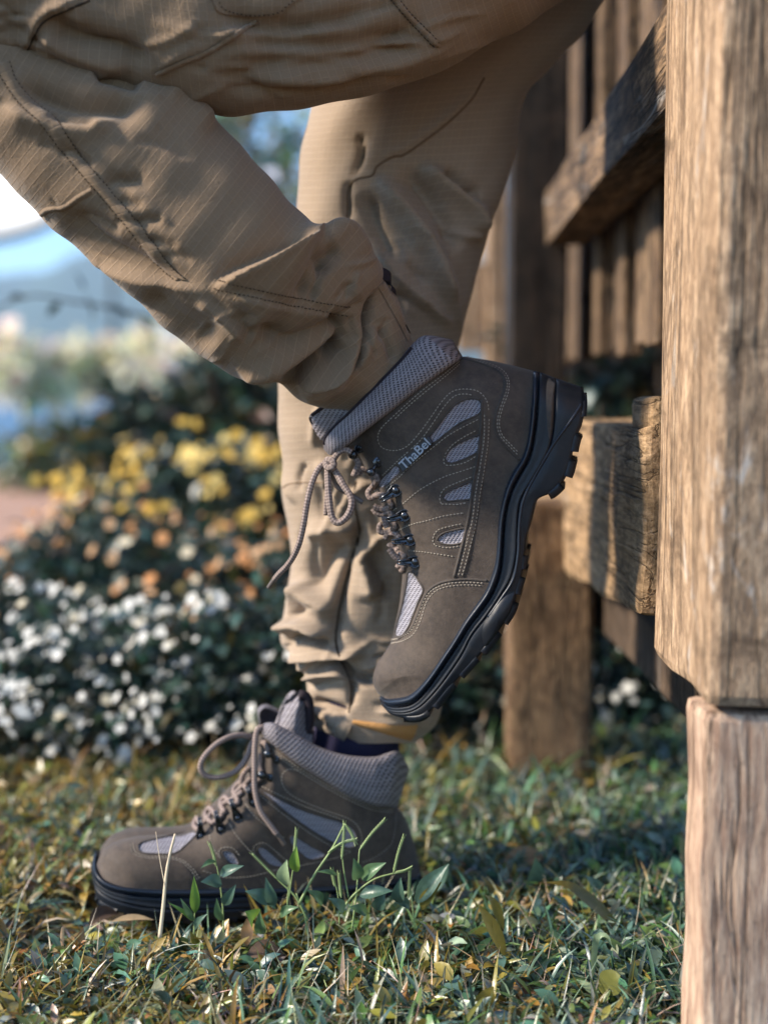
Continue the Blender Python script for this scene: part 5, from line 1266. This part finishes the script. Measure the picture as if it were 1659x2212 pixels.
weed('weed with a large folded leaf and green seed heads in the middle', (930, 600), 1.15, [([(1000, 500), (950, 400), (880, 330), (820, 270)], 0.0011), ([(905, 560), (912, 420), (918, 330)], 0.0010), ([(918, 400), (935, 280), (948, 190)], 0.0008), ([(1000, 560), (985, 470), (950, 380)], 0.0009)],
     [[(870, 320), (810, 260), (755, 205)], [(940, 230), (946, 160), (952, 100)]], [((915, 345), (910, 232), 38, G4), ((950, 285), (952, 170), 26, G1), ((840, 420), (725, 370), 34, G3), ((850, 440), (815, 310), 26, G3), ((1065, 430), (995, 365), 26, G2), ((880, 480), (960, 440), 24, G2), ((760, 500), (725, 460), 44, G1), ((800, 560), (790, 460), 26, G2)])
weed('tall forked weed with thin seed spikes over the heel', (1200, 560), 1.145, [([(1195, 540), (1215, 380), (1228, 190)], 0.0010), ([(960, 430), (1030, 300), (1110, 180), (1165, 70)], 0.0013), ([(1180, 400), (1160, 280), (1150, 190)], 0.0008), ([(1140, 470), (1200, 390), (1290, 320), (1385, 290)], 0.0011), ([(1140, 520), (1135, 400), (1110, 290)], 0.0007)],
     [[(1228, 190), (1280, 120), (1338, 58)], [(1090, 200), (1150, 160), (1210, 145)], [(1150, 230), (1158, 150), (1162, 70)], [(1378, 290), (1400, 200), (1424, 130)], [(1380, 292), (1420, 283), (1452, 268)], [(1120, 350), (1112, 310), (1108, 275)], [(1148, 400), (1142, 340), (1138, 290)], [(1165, 75), (1190, 110), (1210, 160)]],
     [((1215, 320), (1202, 225), 30, G2), ((1240, 320), (1345, 245), 32, G2), ((1130, 300), (1040, 285), 12, G2), ((1230, 390), (1375, 370), 30, G3), ((1400, 420), (1410, 310), 30, G3), ((1160, 460), (1090, 400), 26, G3), ((1300, 450), (1340, 370), 30, G3), ((1260, 470), (1180, 440), 26, G2)])
weed('short leafy weed by the sole under the heel end', (1480, 560), 1.16, [([(1470, 540), (1460, 420), (1448, 330)], 0.0009)], [[(1445, 400), (1448, 340), (1450, 280)]], [((1480, 420), (1620, 250), 40, G3), ((1500, 450), (1590, 330), 30, OLIVE), ((1450, 440), (1380, 420), 24, G3)])
bp = P(*C6(np.array((355, 560.0))), np.array(1.13)); bp[2] = 0
dry = empty('dry_stalk', bp, 'single pale dry stalk leaning in front of the toe', 'stalk')
pstem(dry, C6([(350, 575), (365, 440), (378, 300), (395, 205), (418, 118)]), 0.0019, [1.13, 1.15], M_straw)
pstem(dry, C6([(372, 345), (350, 230), (332, 110)]), 0.0004, [1.13, 1.15], M_straw)
# larger grass blades and fallen leaves on the right
C7 = crop(1400, 2900, 0.72333)
def blade(label, pts, w, col, d):
    c = catmull(C7(pts), 14); q = P(c[:, 0], c[:, 1], np.linspace(d, d - 0.015, 14))
    T = np.gradient(q, axis=0); T /= np.linalg.norm(T, axis=1)[:, None]
    nn = np.array([0.2, -0.7, 0.7]); sd = np.cross(np.tile(nn, (14, 1)), T); sd /= np.linalg.norm(sd, axis=1)[:, None]
    t = np.linspace(0, 1, 14); ww = (w * K * d * 0.5 * np.clip(np.sin(math.pi * np.clip(t * 0.9 + 0.1, 0, 0.99)), 0.05, 1))[:, None]
    V = np.stack([q - sd * ww + nn * ww * 0.3, q, q + sd * ww + nn * ww * 0.3], 1)
    o = new_mesh('grass_blade', V, grid_faces(14, 3), M_weed, None, col=np.tile(np.array(col), (42, 1)))
    tag(o, label, 'grass blade', 'long single grass blades')
blade('long ochre grass blade arching left of the dark soil', [(1260, 800), (1180, 700), (1080, 610), (980, 540), (870, 525)], 30, (0.20, 0.15, 0.03), 1.20)
blade('broad bluish grass blade leaning left behind the arching ochre one', [(1220, 690), (1160, 600), (1110, 530), (1070, 490)], 40, G3, 1.28)
blade('upright teal grass blade behind the fallen leaf', [(800, 630), (815, 540), (818, 460), (815, 400)], 46, TEAL, 1.30)
blade('long olive blade slanting up from the lower middle', [(660, 900), (620, 810), (570, 720), (520, 640)], 34, OLIVE, 1.13)
blade('short olive blade curving beside the long slanting one', [(650, 760), (620, 680), (590, 620), (555, 590)], 26, OLIVE, 1.17)
blade('wide dark green blade rising right behind the heel', [(200, 620), (260, 560), (320, 500), (370, 430)], 40, G3, 1.26)
blade('pale stripy blade bending over at lower right', [(1110, 1010), (1115, 900), (1130, 810), (1180, 800), (1210, 860)], 16, G4, 1.08)
blade('yellow-olive blade at the bottom edge right of centre', [(500, 1260), (540, 1180), (570, 1110), (600, 1060)], 50, OLIVE, 1.04)
blade('broad yellow-green blade pointing right near the near post', [(1150, 1090), (1190, 1050), (1220, 1020), (1250, 1005)], 56, (0.2, 0.2, 0.05), 1.06)
M_dead = mat_leaf('dead_leaf', 0.7, 0.2, 0.2)
def dead(label, uvc, L, W, hd, d, col, pitch=0.5, curl=1.2):
    bp = P(*uvc, np.array(d)); z = max(bp[2], 0.015)
    V, F, Cc = leaves(np.array([[bp[0], bp[1], z]]), np.array([hd]), np.array([pitch]), np.array([-curl]), np.array([0.5]), np.array([L]), np.array([W]), np.array([col]), rows=9, fold=0.5)
    o = new_mesh('fallen_leaf', V, F, M_dead, None, col=Cc)
    tag(o, label, 'leaf', 'fallen leaves on the lawn')
dead('curled orange-brown fallen leaf behind the heel', C7(np.array((655, 490.0))), 0.055, 0.026, 0.5, 1.36, (0.45, 0.26, 0.14), 0.7)
dead('dark brown fallen leaf beside the toe', C6(np.array((40, 520.0))), 0.035, 0.015, 0.9, 1.19, (0.08, 0.045, 0.035), 0.5)
dead('tan curled fallen leaf under the toe', C6(np.array((140, 505.0))), 0.036, 0.007, 0.15, 1.18, (0.40, 0.28, 0.16), 0.2, 0.5)
dead('grey-brown fallen leaf at the bottom edge', C6(np.array((1060, 950.0))), 0.06, 0.022, -0.1, 1.045, (0.22, 0.15, 0.11), 0.2)
dead('reddish brown fallen leaf lying lower right of centre', C7(np.array((740, 1180.0))), 0.035, 0.022, 1.2, 1.07, (0.20, 0.10, 0.06), 0.6)
dead('small brown fallen leaf in the middle of the lawn', C6(np.array((735, 660.0))), 0.035, 0.02, 0.3, 1.13, (0.16, 0.10, 0.075), 0.3)
dead('pale brown blurred fallen leaf near the right post', C7(np.array((1280, 320.0))), 0.05, 0.03, 0.0, 1.48, (0.36, 0.26, 0.18), 0.4)

# ================================================================== AIR
bm = bmesh.new(); bmesh.ops.create_cube(bm, size=1)
for v in bm.verts: v.co = (v.co.x * 1900, v.co.y * 1400 + 400, -2 + (v.co.z + 0.5) * 160)
me = bpy.data.meshes.new('haze'); bm.to_mesh(me); bm.free()
hz = bpy.data.objects.new('haze', me); COL.objects.link(hz); hz['kind'] = 'stuff'
mh = bpy.data.materials.new('haze'); mh.use_nodes = True
for n_ in list(mh.node_tree.nodes):
    if n_.type == 'BSDF_PRINCIPLED': mh.node_tree.nodes.remove(n_)
pv = mh.node_tree.nodes.new('ShaderNodeVolumePrincipled')
pv.inputs['Color'].default_value = (0.52, 0.72, 0.97, 1); pv.inputs['Density'].default_value = 0.0009; pv.inputs['Anisotropy'].default_value = 0.2
mh.node_tree.links.new(pv.outputs[0], [n for n in mh.node_tree.nodes if n.type == 'OUTPUT_MATERIAL'][0].inputs['Volume'])
me.materials.append(mh)
